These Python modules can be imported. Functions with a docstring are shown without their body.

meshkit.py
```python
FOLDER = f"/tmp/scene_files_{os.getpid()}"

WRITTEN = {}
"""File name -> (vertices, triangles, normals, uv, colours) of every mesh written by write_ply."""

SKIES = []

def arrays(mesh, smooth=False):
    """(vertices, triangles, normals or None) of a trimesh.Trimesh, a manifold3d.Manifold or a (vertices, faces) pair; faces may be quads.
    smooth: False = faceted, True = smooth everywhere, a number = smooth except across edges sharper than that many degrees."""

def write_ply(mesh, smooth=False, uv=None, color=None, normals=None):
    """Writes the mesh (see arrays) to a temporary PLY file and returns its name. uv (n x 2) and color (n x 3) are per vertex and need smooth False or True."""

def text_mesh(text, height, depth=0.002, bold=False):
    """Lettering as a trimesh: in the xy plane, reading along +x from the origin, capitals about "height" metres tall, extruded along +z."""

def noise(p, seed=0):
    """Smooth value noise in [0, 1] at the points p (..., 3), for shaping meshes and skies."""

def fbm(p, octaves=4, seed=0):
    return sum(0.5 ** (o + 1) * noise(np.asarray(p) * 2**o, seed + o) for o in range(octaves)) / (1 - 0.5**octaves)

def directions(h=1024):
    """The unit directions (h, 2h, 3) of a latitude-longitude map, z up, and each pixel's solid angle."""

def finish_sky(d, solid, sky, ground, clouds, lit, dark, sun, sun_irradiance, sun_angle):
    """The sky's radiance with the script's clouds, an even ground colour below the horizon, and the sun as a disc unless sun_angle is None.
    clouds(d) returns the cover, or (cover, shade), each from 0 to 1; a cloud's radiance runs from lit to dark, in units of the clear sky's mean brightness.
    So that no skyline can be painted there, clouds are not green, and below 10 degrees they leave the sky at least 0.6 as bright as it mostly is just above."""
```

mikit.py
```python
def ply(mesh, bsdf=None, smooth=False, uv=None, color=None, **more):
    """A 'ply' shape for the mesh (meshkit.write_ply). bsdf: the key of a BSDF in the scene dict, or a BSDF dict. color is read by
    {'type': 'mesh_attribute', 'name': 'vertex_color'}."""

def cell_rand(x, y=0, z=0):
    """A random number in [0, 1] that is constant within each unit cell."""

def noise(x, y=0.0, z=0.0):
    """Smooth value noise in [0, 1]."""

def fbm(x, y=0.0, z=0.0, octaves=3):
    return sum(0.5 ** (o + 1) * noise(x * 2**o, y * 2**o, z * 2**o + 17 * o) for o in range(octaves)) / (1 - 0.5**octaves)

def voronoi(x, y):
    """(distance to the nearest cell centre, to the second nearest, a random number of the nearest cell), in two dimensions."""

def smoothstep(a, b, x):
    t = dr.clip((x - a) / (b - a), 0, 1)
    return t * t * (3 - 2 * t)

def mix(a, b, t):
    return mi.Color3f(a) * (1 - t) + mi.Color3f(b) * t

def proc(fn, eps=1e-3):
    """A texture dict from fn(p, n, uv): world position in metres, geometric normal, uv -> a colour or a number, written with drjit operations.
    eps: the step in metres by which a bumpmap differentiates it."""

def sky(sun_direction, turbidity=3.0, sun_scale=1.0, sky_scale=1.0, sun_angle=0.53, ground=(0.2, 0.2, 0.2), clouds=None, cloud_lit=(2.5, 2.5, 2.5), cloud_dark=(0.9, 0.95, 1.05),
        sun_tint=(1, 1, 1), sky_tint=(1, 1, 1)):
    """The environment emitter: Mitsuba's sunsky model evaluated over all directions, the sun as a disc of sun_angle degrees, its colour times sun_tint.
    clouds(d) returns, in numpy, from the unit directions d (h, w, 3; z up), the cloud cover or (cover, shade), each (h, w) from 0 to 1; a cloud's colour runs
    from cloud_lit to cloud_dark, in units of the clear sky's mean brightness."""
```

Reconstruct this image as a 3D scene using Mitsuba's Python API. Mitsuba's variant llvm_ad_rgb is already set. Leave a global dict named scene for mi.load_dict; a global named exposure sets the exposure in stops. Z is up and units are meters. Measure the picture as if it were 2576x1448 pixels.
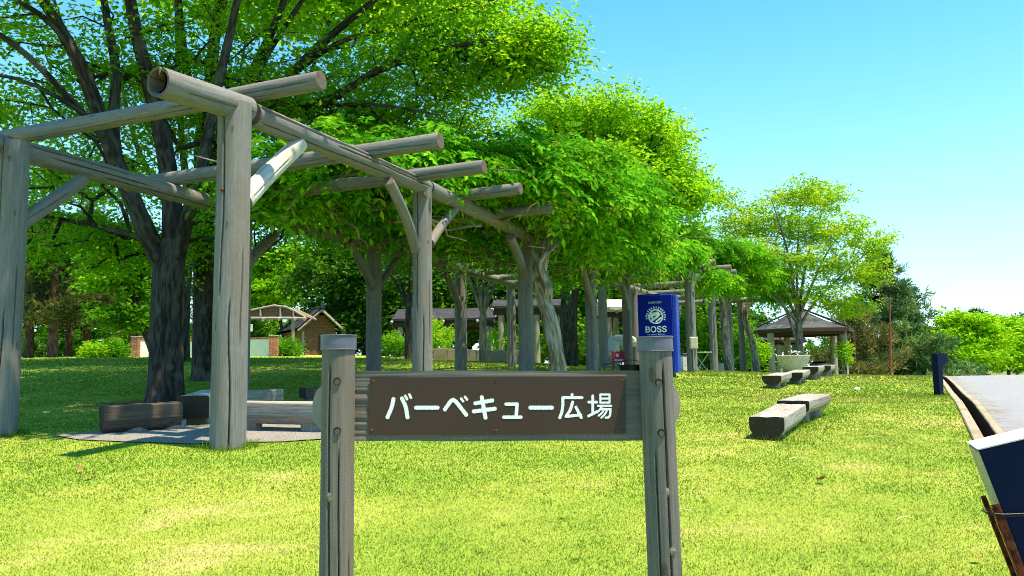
import math, random
import numpy as np, trimesh, mitsuba as mi, drjit as dr
from scipy.interpolate import RegularGridInterpolator
from scipy.ndimage import gaussian_filter
from shapely.geometry import LineString, Polygon, Point
from shapely.ops import unary_union
import mikit, meshkit

# ------------------------------------------------------------------ camera, sky, exposure
T = mi.ScalarTransform4f
FPX, PITCH, ROLL = 2022.0, math.radians(5.85), math.radians(0.8)   # the lens, for a frame 2576 x 1448
FWD = np.array([0, math.cos(PITCH), math.sin(PITCH)])
UP0 = np.array([0, -math.sin(PITCH), math.cos(PITCH)])
RT0 = np.array([1.0, 0, 0])
UPV = UP0 * math.cos(ROLL) + RT0 * math.sin(ROLL)
RTV = RT0 * math.cos(ROLL) - UP0 * math.sin(ROLL)
SUN_AZ, SUN_EL = math.radians(-28), math.radians(72)
SUN = [math.cos(SUN_EL) * math.cos(SUN_AZ), math.cos(SUN_EL) * math.sin(SUN_AZ), math.sin(SUN_EL)]
exposure = 2.74
scene, labels = {}, {}
scene['camera'] = {'type': 'perspective', 'fov': 2 * math.degrees(math.atan(1288 / FPX)), 'fov_axis': 'x', 'near_clip': 0.05, 'far_clip': 3000.0,
                   'to_world': T().look_at(origin=[0, 0, 0], target=FWD.tolist(), up=UPV.tolist())}
def sky_haze(d):
    """White summer haze that thickens towards the horizon, the same all round, with faint streaks."""
    el = np.arcsin(np.clip(d[..., 2], 0, 1))
    st = meshkit.fbm(d * np.array([3.0, 3.0, 14.0]), 4, 5)
    return np.clip(.86 * np.exp(-(el / .18) ** 1.2) * (.93 + .14 * st), 0, 1)
scene['sky'] = mikit.sky(SUN, turbidity=2.6, sky_tint=(0.42, 1.2, 1.42), sun_tint=(1.0, 0.98, 0.92), ground=(0.16, 0.2, 0.08), clouds=sky_haze, cloud_lit=(2.0, 2.3, 2.4))

def P(x, y, Y):
    """The point at depth Y (metres ahead) seen at x, y of a 2576 x 1448 frame; the camera stands at the origin."""
    d = FWD * FPX + RTV * (x - 1288) + UPV * (724 - y)
    return d * (Y / d[1])

# ------------------------------------------------------------------ terrain
_ys = np.array([-12, 0, 3, 7.2, 12, 15, 20, 25, 30, 38, 50, 70, 120, 420.0])
_xs = np.array([-420, -40, -14, -5, 0, 5, 10, 16, 40, 420.0])
_zt = np.array([
    [-2.0, -2.0, -2.0, -2.0, -2.0, -2.0, -2.0, -2.0, -2.0, -2.0],
    [-1.5, -1.5, -1.5, -1.5, -1.5, -1.5, -1.5, -1.5, -1.5, -1.5],
    [-1.1, -1.1, -1.14, -1.14, -1.13, -1.13, -1.15, -1.2, -1.2, -1.2],
    [-.52, -.52, -.55, -.57, -.64, -.76, -.80, -.8, -.9, -1.0],
    [-.3, -.32, -.38, -.42, -.47, -.52, -.60, -.65, -.8, -1.0],
    [-.1, -.1, -.12, -.18, -.34, -.52, -.58, -.60, -.7, -1.0],
    [.25, .25, .25, .2, .0, -.30, -.44, -.48, -.7, -1.2],
    [.5, .5, .5, .4, .15, -.08, -.32, -.42, -.8, -1.5],
    [.7, .65, .63, .5, .28, -.02, -.30, -.50, -1.2, -2.5],
    [.95, .9, .88, .7, .42, .05, -.15, -.8, -2.0, -3.5],
    [1.3, 1.25, 1.2, .9, .55, 0, -.3, -1.6, -3.0, -5],
    [1.8, 1.6, 1.5, 1.2, .6, -.3, -1.0, -2.6, -4.5, -6],
    [2.5, 2.3, 2.0, 1.3, .2, -1.5, -2.8, -4.2, -6, -8],
    [3, 3, 2, 1, -1, -5, -8, -9, -10, -12.0]])
_gx = np.concatenate([np.linspace(-420, -45, 60), np.arange(-44, 44.1, 0.5), np.linspace(45, 420, 60)])
_gy = np.concatenate([np.arange(-12, 60, 0.5), np.linspace(60, 420, 120)])
_g = RegularGridInterpolator((_ys, _xs), _zt)(np.stack(np.meshgrid(_gy, _gx, indexing='ij'), -1))
_g = gaussian_filter(_g, 2.4)
_gi = RegularGridInterpolator((_gy, _gx), _g, bounds_error=False, fill_value=None)
def gz(x, y):
    x, y = np.broadcast_arrays(np.asarray(x, float), np.asarray(y, float))
    b = meshkit.noise(np.stack([x * .45, y * .45, x * 0], -1), 3) - .5
    return _gi(np.stack([y, x], -1)) + .035 * b
def xe(y):
    """Where the lawn ends at the kerb of the road."""
    y = np.asarray(y, float)
    return .42 + .508 * y - .0006 * np.maximum(y - 14, 0) ** 2 + 0.00001 * np.maximum(y - 14, 0) ** 3 * (y < 60)
def ground(x, y): return np.array([x, y, float(gz(x, y))])

# ------------------------------------------------------------------ scene writing
def numbered(key):
    if not any(k == key or k.startswith(key + '__') for k in list(scene) + list(labels)): return key
    n = 1
    while any(k == f'{key}_{n:03d}' or k.startswith(f'{key}_{n:03d}__') for k in list(scene) + list(labels)): n += 1
    return f'{key}_{n:03d}'
_used = {}
def thing(name, label, cat, group=None, kind=None):
    n = _used.get(name, 0); _used[name] = n + 1
    key = name if n == 0 else f'{name}_{n:03d}'
    labels[key] = {'label': label, 'category': cat}
    if group: labels[key]['group'] = group
    if kind: labels[key]['kind'] = kind
    return key
def put(key, mesh, mat, smooth=False, uv=None, color=None, label=None, kind=None, **more):
    n = _used.get(key, 0); _used[key] = n + 1
    if n: key = f'{key}_{n:03d}'
    scene[key] = mikit.ply(mesh, mat, smooth=smooth, uv=uv, color=color, **more)
    if label: labels.setdefault(key, {})['label'] = label
    if kind: labels.setdefault(key, {})['kind'] = kind
    return key
def part(t, name, mesh, mat, **k): return put(f'{t}__{name}', mesh, mat, **k)
def struct(name, mesh, mat, label=None, **k):
    key = put(name, mesh, mat, **k)
    labels[key] = {'kind': 'structure'}
    if label: labels[key]['label'] = label
    return key

# ------------------------------------------------------------------ materials
fbm, noise, mix, smoothstep, voronoi = mikit.fbm, mikit.noise, mikit.mix, mikit.smoothstep, mikit.voronoi
def col(fn): return mikit.proc(fn)
def principled(base, rough=.8, **k):
    if isinstance(base, (tuple, list)): base = {'type': 'rgb', 'value': list(base)}
    return {'type': 'principled', 'base_color': base, 'roughness': rough, 'specular': k.pop('specular', .3), **k}
def two(b): return {'type': 'twosided', 'bsdf': b}
def bump(b, fn, scale, eps=.002): return {'type': 'bumpmap', 'arbitrary': mikit.proc(fn, eps=eps), 'scale': scale, 'bsdf': b}

def wood_fn(light, dark, warm, cut):
    def fn(p, n, uv):
        u, v = uv.x, uv.y
        cap = v < -2.0
        fib = .5 * noise(u * 300, v * 7) + .3 * noise(u * 90, v * 2.2, 3.0) + .2 * noise(u * 40, v * 16, 9.0)
        broad = fbm(u * 9, v * 1.1, 7.0, 3)
        c = mix(dark, light, smoothstep(.15, .85, .7 * fib + .3 * broad))
        c = mix(c, warm, .55 * smoothstep(.5, .78, fbm(u * 5, v * .9, 21.0, 3)))
        line = smoothstep(.80, .92, noise(u * 150, v * 1.0, 11.0)) * smoothstep(.3, .6, noise(u * 11, v * .6, 5.0))
        c = mix(c, mi.Color3f(.05, .045, .04), .3 * line)
        kd, ks, kr = voronoi(u * 3.4, v * 1.5)
        rk = kd / .075 + .5 * noise(u * 60, v * 40, 2.0)
        kn = smoothstep(1.25, .55, rk) * dr.select(kr > .62, 1.0, 0.0)
        c = mix(c, mix(mi.Color3f(.035, .025, .018), mi.Color3f(warm) * .7, .5 + .5 * dr.sin(rk * 14)), .8 * kn)
        x, y = u, v + 5.0
        r = dr.sqrt(x * x + y * y)
        ring = .5 + .5 * dr.sin(r * 620 + 5 * noise(x * 22, y * 22))
        cc = mix(mi.Color3f(cut) * .55, mi.Color3f(cut), .55 * ring + .45 * noise(x * 60, y * 60, 2.0))
        rad = smoothstep(.82, .95, noise(dr.atan2(y, x) * 5.0, r * 2.5, 4.0))
        cc = mix(cc, mi.Color3f(.03, .025, .02), .8 * rad * smoothstep(.0, .06, r))
        return dr.select(cap, cc, c)
    return fn
def wood_bump(p, n, uv):
    return .6 * noise(uv.x * 240, uv.y * 5) + .4 * noise(uv.x * 75, uv.y * 1.0, 11.0)
scene['log_wood'] = bump(principled(col(wood_fn((.205, .205, .20), (.122, .121, .117), (.165, .14, .11), (.16, .13, .10))), .85, specular=.2), wood_bump, .0016)
scene['pale_wood'] = bump(principled(col(wood_fn((.60, .58, .54), (.34, .325, .30), (.44, .38, .30), (.3, .26, .2))), .85, specular=.2), wood_bump, .0016)  # much paler than the log wood; only the front brace uses it
scene['bench_wood'] = bump(principled(col(wood_fn((.32, .31, .28), (.15, .142, .13), (.18, .14, .10), (.06, .045, .03))), .9, specular=.15), wood_bump, .002)
scene['shaded_wood'] = bump(principled(col(wood_fn((.13, .112, .095), (.05, .042, .035), (.11, .075, .045), (.05, .04, .03))), .9, specular=.15), wood_bump, .002)  # darker bench wood, with the shade two benches stand in put into it
scene['sign_wood'] = bump(principled(col(wood_fn((.165, .155, .138), (.084, .080, .072), (.13, .105, .075), (.18, .155, .12))), .85, specular=.2), wood_bump, .0016)

def bark_fn(a, b):
    def fn(p, n, uv):
        m = .5 * fbm(uv.x * 14, uv.y * 3.5, 1.0, 3) + .5 * noise(uv.x * 45, uv.y * 9)
        lich = smoothstep(.62, .75, fbm(p.x * 5, p.y * 5, p.z * 4, 3))
        return mix(mix(a, b, smoothstep(.25, .75, m)), mi.Color3f(.13, .145, .115), .4 * lich)
    return fn
def bark_bump(p, n, uv): return fbm(uv.x * 18, uv.y * 4, 1.0, 3)
scene['bark'] = bump(principled(col(bark_fn((.022, .020, .017), (.075, .068, .058))), .95, specular=.1), bark_bump, .02, .004)
scene['pale_bark'] = bump(principled(col(bark_fn((.08, .072, .06), (.22, .20, .165))), .9, specular=.1), bark_bump, .02, .004)
scene['pine_bark'] = principled(col(bark_fn((.05, .025, .018), (.16, .085, .055))), .95, specular=.1)
scene['vine_bark'] = bump(principled(col(bark_fn((.12, .10, .075), (.36, .32, .25))), .9, specular=.1), bark_bump, .03, .004)

def leafmat(diff, rough=.5, spec=.3):
    return {'type': 'principledthin', 'base_color': {'type': 'mesh_attribute', 'name': 'vertex_color'}, 'roughness': rough, 'spec_trans': 0.0, 'diff_trans': diff, 'sheen': 0.0}
scene['leaf'] = leafmat(1.38, .5)
scene['vine_leaf'] = leafmat(1.0, .3)
scene['needle'] = leafmat(.5, .6)
scene['grass_blade'] = leafmat(1.1, .6)
scene['soil_turf'] = principled({'type': 'mesh_attribute', 'name': 'vertex_color'}, .95, specular=.1)

def asphalt(p, n, uv):
    a = fbm(p.x * 1.1, p.y * 1.1, 0, 4)
    sp = noise(p.x * 120, p.y * 120)
    s = p.x - (.42 + .508 * p.y)
    c = mix(mi.Color3f(.14, .148, .165), mi.Color3f(.215, .225, .24), .25 * a + .75 * sp)
    moss = smoothstep(.66, .34, s + .5 * fbm(p.x * 4, p.y * 4, 9.0, 3) - .25) * smoothstep(.35, .6, fbm(p.x * 7, p.y * 7, 4.0, 3))
    return mix(c, mi.Color3f(.13, .10, .045), .6 * moss)
scene['asphalt'] = principled(col(asphalt), .85)
def concrete(p, n, uv):
    a = .6 * fbm(p.x * 3, p.y * 3, p.z * 3, 4) + .4 * noise(p.x * 70, p.y * 70, p.z * 70)
    c = mix(mi.Color3f(.15, .125, .085), mi.Color3f(.32, .28, .21), a)
    return mix(c, mi.Color3f(.16, .13, .06), .6 * smoothstep(.58, .72, fbm(p.x * 2.2, p.y * 2.2, p.z * 2, 3)))
scene['concrete'] = principled(col(concrete), .9)
def paving(p, n, uv):
    return mix(mi.Color3f(.10, .095, .085), mi.Color3f(.20, .19, .175), .5 * fbm(p.x * 2, p.y * 2, 0, 4) + .5 * noise(p.x * 90, p.y * 90))
scene['paving_stone'] = principled(col(paving), .85)
scene['drain_mud'] = principled((.05, .026, .018), .95)
def navy(p, n, uv): return mix(mi.Color3f(.004, .009, .030), mi.Color3f(.007, .014, .042), fbm(p.x * 6, p.y * 6, p.z * 9, 4))
scene['navy_paint'] = principled(col(navy), .75, specular=.1)
scene['shaded_white_edge'] = principled((.36, .33, .22), .7)  # white side plate with shade and grass bounce put into its colour
def edge_w(p, n, uv): return mix(mi.Color3f(.62, .60, .55), mi.Color3f(.75, .73, .70), fbm(p.x * 9, p.y * 9, p.z * 9, 3))
scene['white_edge'] = principled(col(edge_w), .5)
def rust(p, n, uv): return mix(mi.Color3f(.055, .014, .007), mi.Color3f(.24, .065, .022), smoothstep(.3, .7, fbm(p.x * 28, p.y * 28, p.z * 28, 4)))
scene['rust'] = principled(col(rust), .9)
scene['wire'] = principled((.045, .05, .04), .5, metallic=.6)
def plate(p, n, uv): return mix(mi.Color3f(.042, .020, .013), mi.Color3f(.052, .027, .018), fbm(p.x * 5, p.z * 5, 0, 4))
scene['brown_paint'] = principled(col(plate), .5, specular=.35)
scene['white_letter'] = principled((.80, .82, .82), .55)
def cap_fn(p, n, uv): return mix(mi.Color3f(.075, .08, .115), mi.Color3f(.16, .165, .20), fbm(p.x * 22, p.y * 22, p.z * 45, 4))
scene['cap_metal'] = principled(col(cap_fn), .5, metallic=.35)
scene['bolt'] = principled((.10, .08, .06), .7)
scene['hole_shade'] = principled((.022, .017, .014), .95)  # colour stands in for shade inside bolt holes and the hollow beam
def knot(p, n, uv): return mix(mi.Color3f(.09, .065, .045), mi.Color3f(.33, .28, .22), noise(p.x * 160, p.y * 160, p.z * 160))
scene['knot'] = principled(col(knot), .9)
def bluep(p, n, uv): return mix(mi.Color3f(.004, .035, .36), mi.Color3f(.006, .05, .48), fbm(p.x * 2, p.y * 2, p.z * 2, 2))
scene['machine_blue'] = principled(col(bluep), .35, specular=.3, clearcoat=.3, clearcoat_gloss=.8)
scene['machine_navy'] = principled((.0015, .012, .24), .5, specular=.08)
scene['print_pale'] = principled((.60, .74, .72), .6)
scene['black_plastic'] = principled((.012, .012, .014), .6)
scene['pale_plaster'] = principled(col(lambda p, n, uv: mix(mi.Color3f(.66, .67, .62), mi.Color3f(.80, .80, .76), fbm(p.x * 2, p.y * 2, p.z * 3, 3))), .9)
def brick(p, n, uv):
    a = (p.x * .9 + p.y * .5) * 4.6; b = p.z * 13.0
    row = dr.floor(b); aa = a + .5 * (row - 2 * dr.floor(row / 2))
    e = dr.minimum(dr.minimum(aa - dr.floor(aa), 1 - (aa - dr.floor(aa))) * 2.2, dr.minimum(b - row, 1 - (b - row)))
    c = mix(mi.Color3f(.24, .075, .035), mi.Color3f(.40, .15, .075), mikit.cell_rand(aa, row, 0))
    return mix(mi.Color3f(.36, .30, .25), c, smoothstep(.03, .1, e))
scene['brick'] = principled(col(brick), .9)
def plank(p, n, uv): return mix(mi.Color3f(.11, .055, .03), mi.Color3f(.23, .115, .06), fbm(p.x * 3, p.y * 3, p.z * 30, 3))
scene['brown_plank'] = principled(col(plank), .8)
scene['dark_plank'] = principled((.05, .032, .025), .8)
def tile(p, n, uv): return mix(mi.Color3f(.022, .024, .029), mi.Color3f(.06, .06, .066), fbm(p.x * 4, p.y * 4, p.z * 4, 3))
scene['roof_tile'] = principled(col(tile), .85, specular=.08)
def thatch(p, n, uv):
    m = smoothstep(.45, .62, fbm(p.x * 2.5, p.y * 2.5, p.z * 3, 4))
    return mix(mix(mi.Color3f(.018, .024, .033), mi.Color3f(.05, .055, .063), noise(p.x * 9, p.y * 9, p.z * 22)), mi.Color3f(.11, .115, .07), .45 * m)
scene['mossy_shingle'] = principled(col(thatch), .9)
scene['pale_roof'] = principled(col(lambda p, n, uv: mix(mi.Color3f(.46, .45, .43), mi.Color3f(.60, .58, .55), fbm(p.x * 3, p.y * 9, p.z * 9, 3))), .7)
scene['grey_timber'] = principled(col(lambda p, n, uv: mix(mi.Color3f(.19, .175, .15), mi.Color3f(.40, .37, .32), fbm(p.x * 6, p.y * 6, p.z * 6, 3))), .85)
scene['red_paint'] = principled((.38, .03, .055), .5)
scene['red_pole'] = principled((.23, .065, .05), .55)
scene['white_plastic'] = principled((.70, .71, .68), .5)
scene['cream_plastic'] = principled((.50, .47, .33), .5)
scene['bin_blue'] = principled((.045, .075, .11), .5)
scene['grey_metal'] = principled((.35, .37, .38), .4, metallic=.5)
def granite(p, n, uv): return mix(mi.Color3f(.36, .33, .28), mi.Color3f(.56, .52, .46), .5 * fbm(p.x * 4, p.y * 4, p.z * 5, 3) + .5 * noise(p.x * 60, p.y * 60, p.z * 60))
scene['pale_stone'] = principled(col(granite), .85)
scene['dry_leaf'] = two(principled((.24, .11, .045), .8))
scene['paper_white'] = two(principled((.85, .85, .85), .8))
scene['blossom'] = two(principled((.80, .74, .78), .8))
scene['straw'] = two(principled((.58, .50, .27), .8))

# ------------------------------------------------------------------ mesh helpers
def nrm(v): return v / (np.linalg.norm(v, axis=-1, keepdims=True) + 1e-12)
def join(ms):
    ms = [trimesh.Trimesh(m[0], m[1], process=False) if isinstance(m, tuple) else m for m in ms]
    return trimesh.util.concatenate(ms)
def box(c, size, yaw=0.0, bevel=.006, tilt=None):
    """A box with chamfered edges, centred at c."""
    h = np.asarray(size, float) / 2; b = min(bevel, h.min() * .45)
    pts = []
    for sx in (-1, 1):
        for sy in (-1, 1):
            for sz in (-1, 1):
                s = np.array([sx, sy, sz])
                for k in range(3):
                    q = h - b; q = q.copy(); q[k] = h[k]; pts.append(s * q)
    m = trimesh.convex.convex_hull(np.array(pts))
    M = trimesh.transformations.rotation_matrix(yaw, [0, 0, 1])
    if tilt is not None: M = M @ tilt
    m.apply_transform(M); m.apply_translation(c)
    return m
def tube(pts, radii, sides=8, cap=True, seam=(0, 1, 0)):
    """A tube along a polyline: (mesh, uv)."""
    p = np.asarray(pts, float); r = np.broadcast_to(np.asarray(radii, float), (len(p),))
    t = nrm(np.gradient(p, axis=0))
    ref = np.asarray(seam, float)
    if abs(t[0] @ ref) > .95: ref = np.array([1.0, 0, 0])
    a = np.zeros_like(p); prev = nrm(ref - t[0] * (t[0] @ ref))
    for i in range(len(p)):
        prev = nrm(prev - t[i] * (prev @ t[i])); a[i] = prev
    b = np.cross(t, a)
    th = np.linspace(0, 2 * np.pi, sides + 1)
    v = p[:, None] + r[:, None, None] * (np.cos(th)[None, :, None] * a[:, None] + np.sin(th)[None, :, None] * b[:, None])
    s = np.concatenate([[0], np.cumsum(np.linalg.norm(np.diff(p, axis=0), axis=1))])
    uv = np.stack([np.broadcast_to(th * r.mean(), (len(p), sides + 1)), np.broadcast_to(s[:, None], (len(p), sides + 1))], -1)
    i, j = np.meshgrid(np.arange(len(p) - 1), np.arange(sides), indexing='ij'); n = sides + 1
    q = np.stack([i * n + j, i * n + j + 1, (i + 1) * n + j + 1, (i + 1) * n + j], -1).reshape(-1, 4)
    V, F, U = v.reshape(-1, 3), np.vstack([q[:, [0, 1, 2]], q[:, [0, 2, 3]]]), uv.reshape(-1, 2)
    if cap:
        for end, flip in ((0, True), (len(p) - 1, False)):
            k = len(V)
            V = np.vstack([V, v[end], p[end][None]])
            rim = np.stack([np.cos(th), np.sin(th)], -1) * r[end]
            U = np.vstack([U, rim + [0, -5], [[0, -5.0]]])
            f = np.stack([np.full(sides, k + n), k + np.arange(sides), k + 1 + np.arange(sides)], -1)
            F = np.vstack([F, f[:, ::-1] if flip else f])
    return (V, F), U
def spline(pts, step=.25, extra=None):
    """Catmull-Rom through the points; extra columns go along."""
    p = np.asarray(pts, float)
    q = np.vstack([2 * p[0] - p[1], p, 2 * p[-1] - p[-2]])
    out = []
    for k in range(1, len(q) - 2):
        n = max(2, int(np.linalg.norm(q[k + 1, :3] - q[k, :3]) / step) + 1)
        for t in np.arange(n) / n:
            a, b, c, d = q[k - 1], q[k], q[k + 1], q[k + 2]
            out.append(.5 * (2 * b + (c - a) * t + (2 * a - 5 * b + 4 * c - d) * t * t + (3 * b - a - 3 * c + d) * t ** 3))
    out.append(p[-1]); return np.array(out)
def log(p0, p1, r0, r1=None, sides=40, seg=.12, seed=0, cracks=(), bend=.0, rough=.02, flat=None, hollow0=0.0, hollow1=0.0):
    """A weathered round log with wobble, drying cracks cut into it, and end grain: (mesh, uv).
    cracks: (angle, width in radians, depth as a share of the radius, start, end as shares of the length)."""
    p0, p1 = np.asarray(p0, float), np.asarray(p1, float); r1 = r0 if r1 is None else r1
    L = np.linalg.norm(p1 - p0); ax = (p1 - p0) / L; n = max(3, int(L / seg) + 1)
    ref = np.array([0, 1.0, 0]) if abs(ax[1]) < .8 else np.array([1.0, 0, 0])
    if abs(ax[2]) < .8: ref = np.array([0, 0, -1.0])
    a = nrm(ref - ax * (ax @ ref)); b = np.cross(ax, a)
    rng = np.random.default_rng(seed)
    s = np.linspace(0, L, n); th = np.linspace(0, 2 * np.pi, sides + 1)
    S, TH = np.meshgrid(s, th, indexing='ij')
    R = r0 + (r1 - r0) * S / L
    nz = meshkit.fbm(np.stack([np.cos(TH) * 1.3 + seed * 7.1, np.sin(TH) * 1.3, S * 1.4], -1), 3, seed) - .5
    nz2 = meshkit.noise(np.stack([np.cos(TH) * 5 + seed, np.sin(TH) * 5, S * 3], -1), seed + 5) - .5
    R = R * (1 + rough * 2.4 * nz + rough * .8 * nz2)
    if flat: 
        for fa, fd in flat: R = np.minimum(R, (r0 * fd) / np.maximum(np.cos(TH - fa), .05))
    for ca, cw, cd, cs, ce in cracks:
        wig = ca + .30 * (meshkit.noise(np.stack([S * .8, S * 0, S * 0 + seed], -1), 19) - .5) + .12 * (meshkit.noise(np.stack([S * 1.7, S * 0, S * 0 + seed], -1), 9) - .5) + .03 * (meshkit.noise(np.stack([S * 7, S * 0, S * 0 + seed], -1), 2) - .5)
        d = (TH - wig + np.pi) % (2 * np.pi) - np.pi
        env = np.clip((S / L - cs) / .04, 0, 1) * np.clip((ce - S / L) / .04, 0, 1)
        R = R * (1 - cd * env * np.exp(-(d / cw) ** 4))
    off = bend * np.sin(np.pi * s / L)
    ctr = p0 + ax * s[:, None] + off[:, None] * b * rng.choice([-1, 1])
    v = ctr[:, None] + R[..., None] * (np.cos(TH)[..., None] * a + np.sin(TH)[..., None] * b)
    # rounded arris at both ends
    uv = np.stack([TH * r0, S + 3.1 * (seed % 17)], -1)
    i, j = np.meshgrid(np.arange(n - 1), np.arange(sides), indexing='ij'); m = sides + 1
    q = np.stack([i * m + j, i * m + j + 1, (i + 1) * m + j + 1, (i + 1) * m + j], -1).reshape(-1, 4)
    V, F, U = v.reshape(-1, 3), np.vstack([q[:, [0, 1, 2]], q[:, [0, 2, 3]]]), uv.reshape(-1, 2)
    for end, flip, hol in ((0, True, hollow0), (n - 1, False, hollow1)):
        k = len(V); sgn = -1 if flip else 1
        if hol:
            inner = ctr[end] + .72 * (v[end] - ctr[end]); deep = ctr[end] + .62 * (v[end] - ctr[end]) - sgn * ax * hol
            V = np.vstack([V, v[end], inner, deep, (ctr[end] - sgn * ax * hol)[None]])
            rim = np.stack([np.cos(th), np.sin(th)], -1) * R[end][:, None]
            U = np.vstack([U, rim + [0, -5], rim * .72 + [0, -5], rim * .62 + [0, -5], [[0, -5.0]]])
            fs = []
            for lv in range(2):
                o = k + lv * m
                fs += [np.stack([o + np.arange(sides), o + 1 + np.arange(sides), o + m + 1 + np.arange(sides)], -1), np.stack([o + np.arange(sides), o + m + 1 + np.arange(sides), o + m + np.arange(sides)], -1)]
            o = k + 2 * m
            fs.append(np.stack([o + np.arange(sides), o + 1 + np.arange(sides), np.full(sides, o + m)], -1))
            f = np.vstack(fs)
        else:
            mid = ctr[end] + .9 * (v[end] - ctr[end]) + sgn * ax * .004
            V = np.vstack([V, v[end], mid, (ctr[end] + sgn * ax * .003)[None]])
            rim = np.stack([np.cos(th), np.sin(th)], -1) * R[end][:, None]
            U = np.vstack([U, rim + [0, -5], rim * .9 + [0, -5], [[0, -5.0]]])
            f = np.vstack([np.stack([k + np.arange(sides), k + 1 + np.arange(sides), k + m + 1 + np.arange(sides)], -1), np.stack([k + np.arange(sides), k + m + 1 + np.arange(sides), k + m + np.arange(sides)], -1),
                           np.stack([k + m + np.arange(sides), k + m + 1 + np.arange(sides), np.full(sides, k + 2 * m)], -1)])
        F = np.vstack([F, f[:, ::-1] if flip else f])
    return (V, F), U
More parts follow.
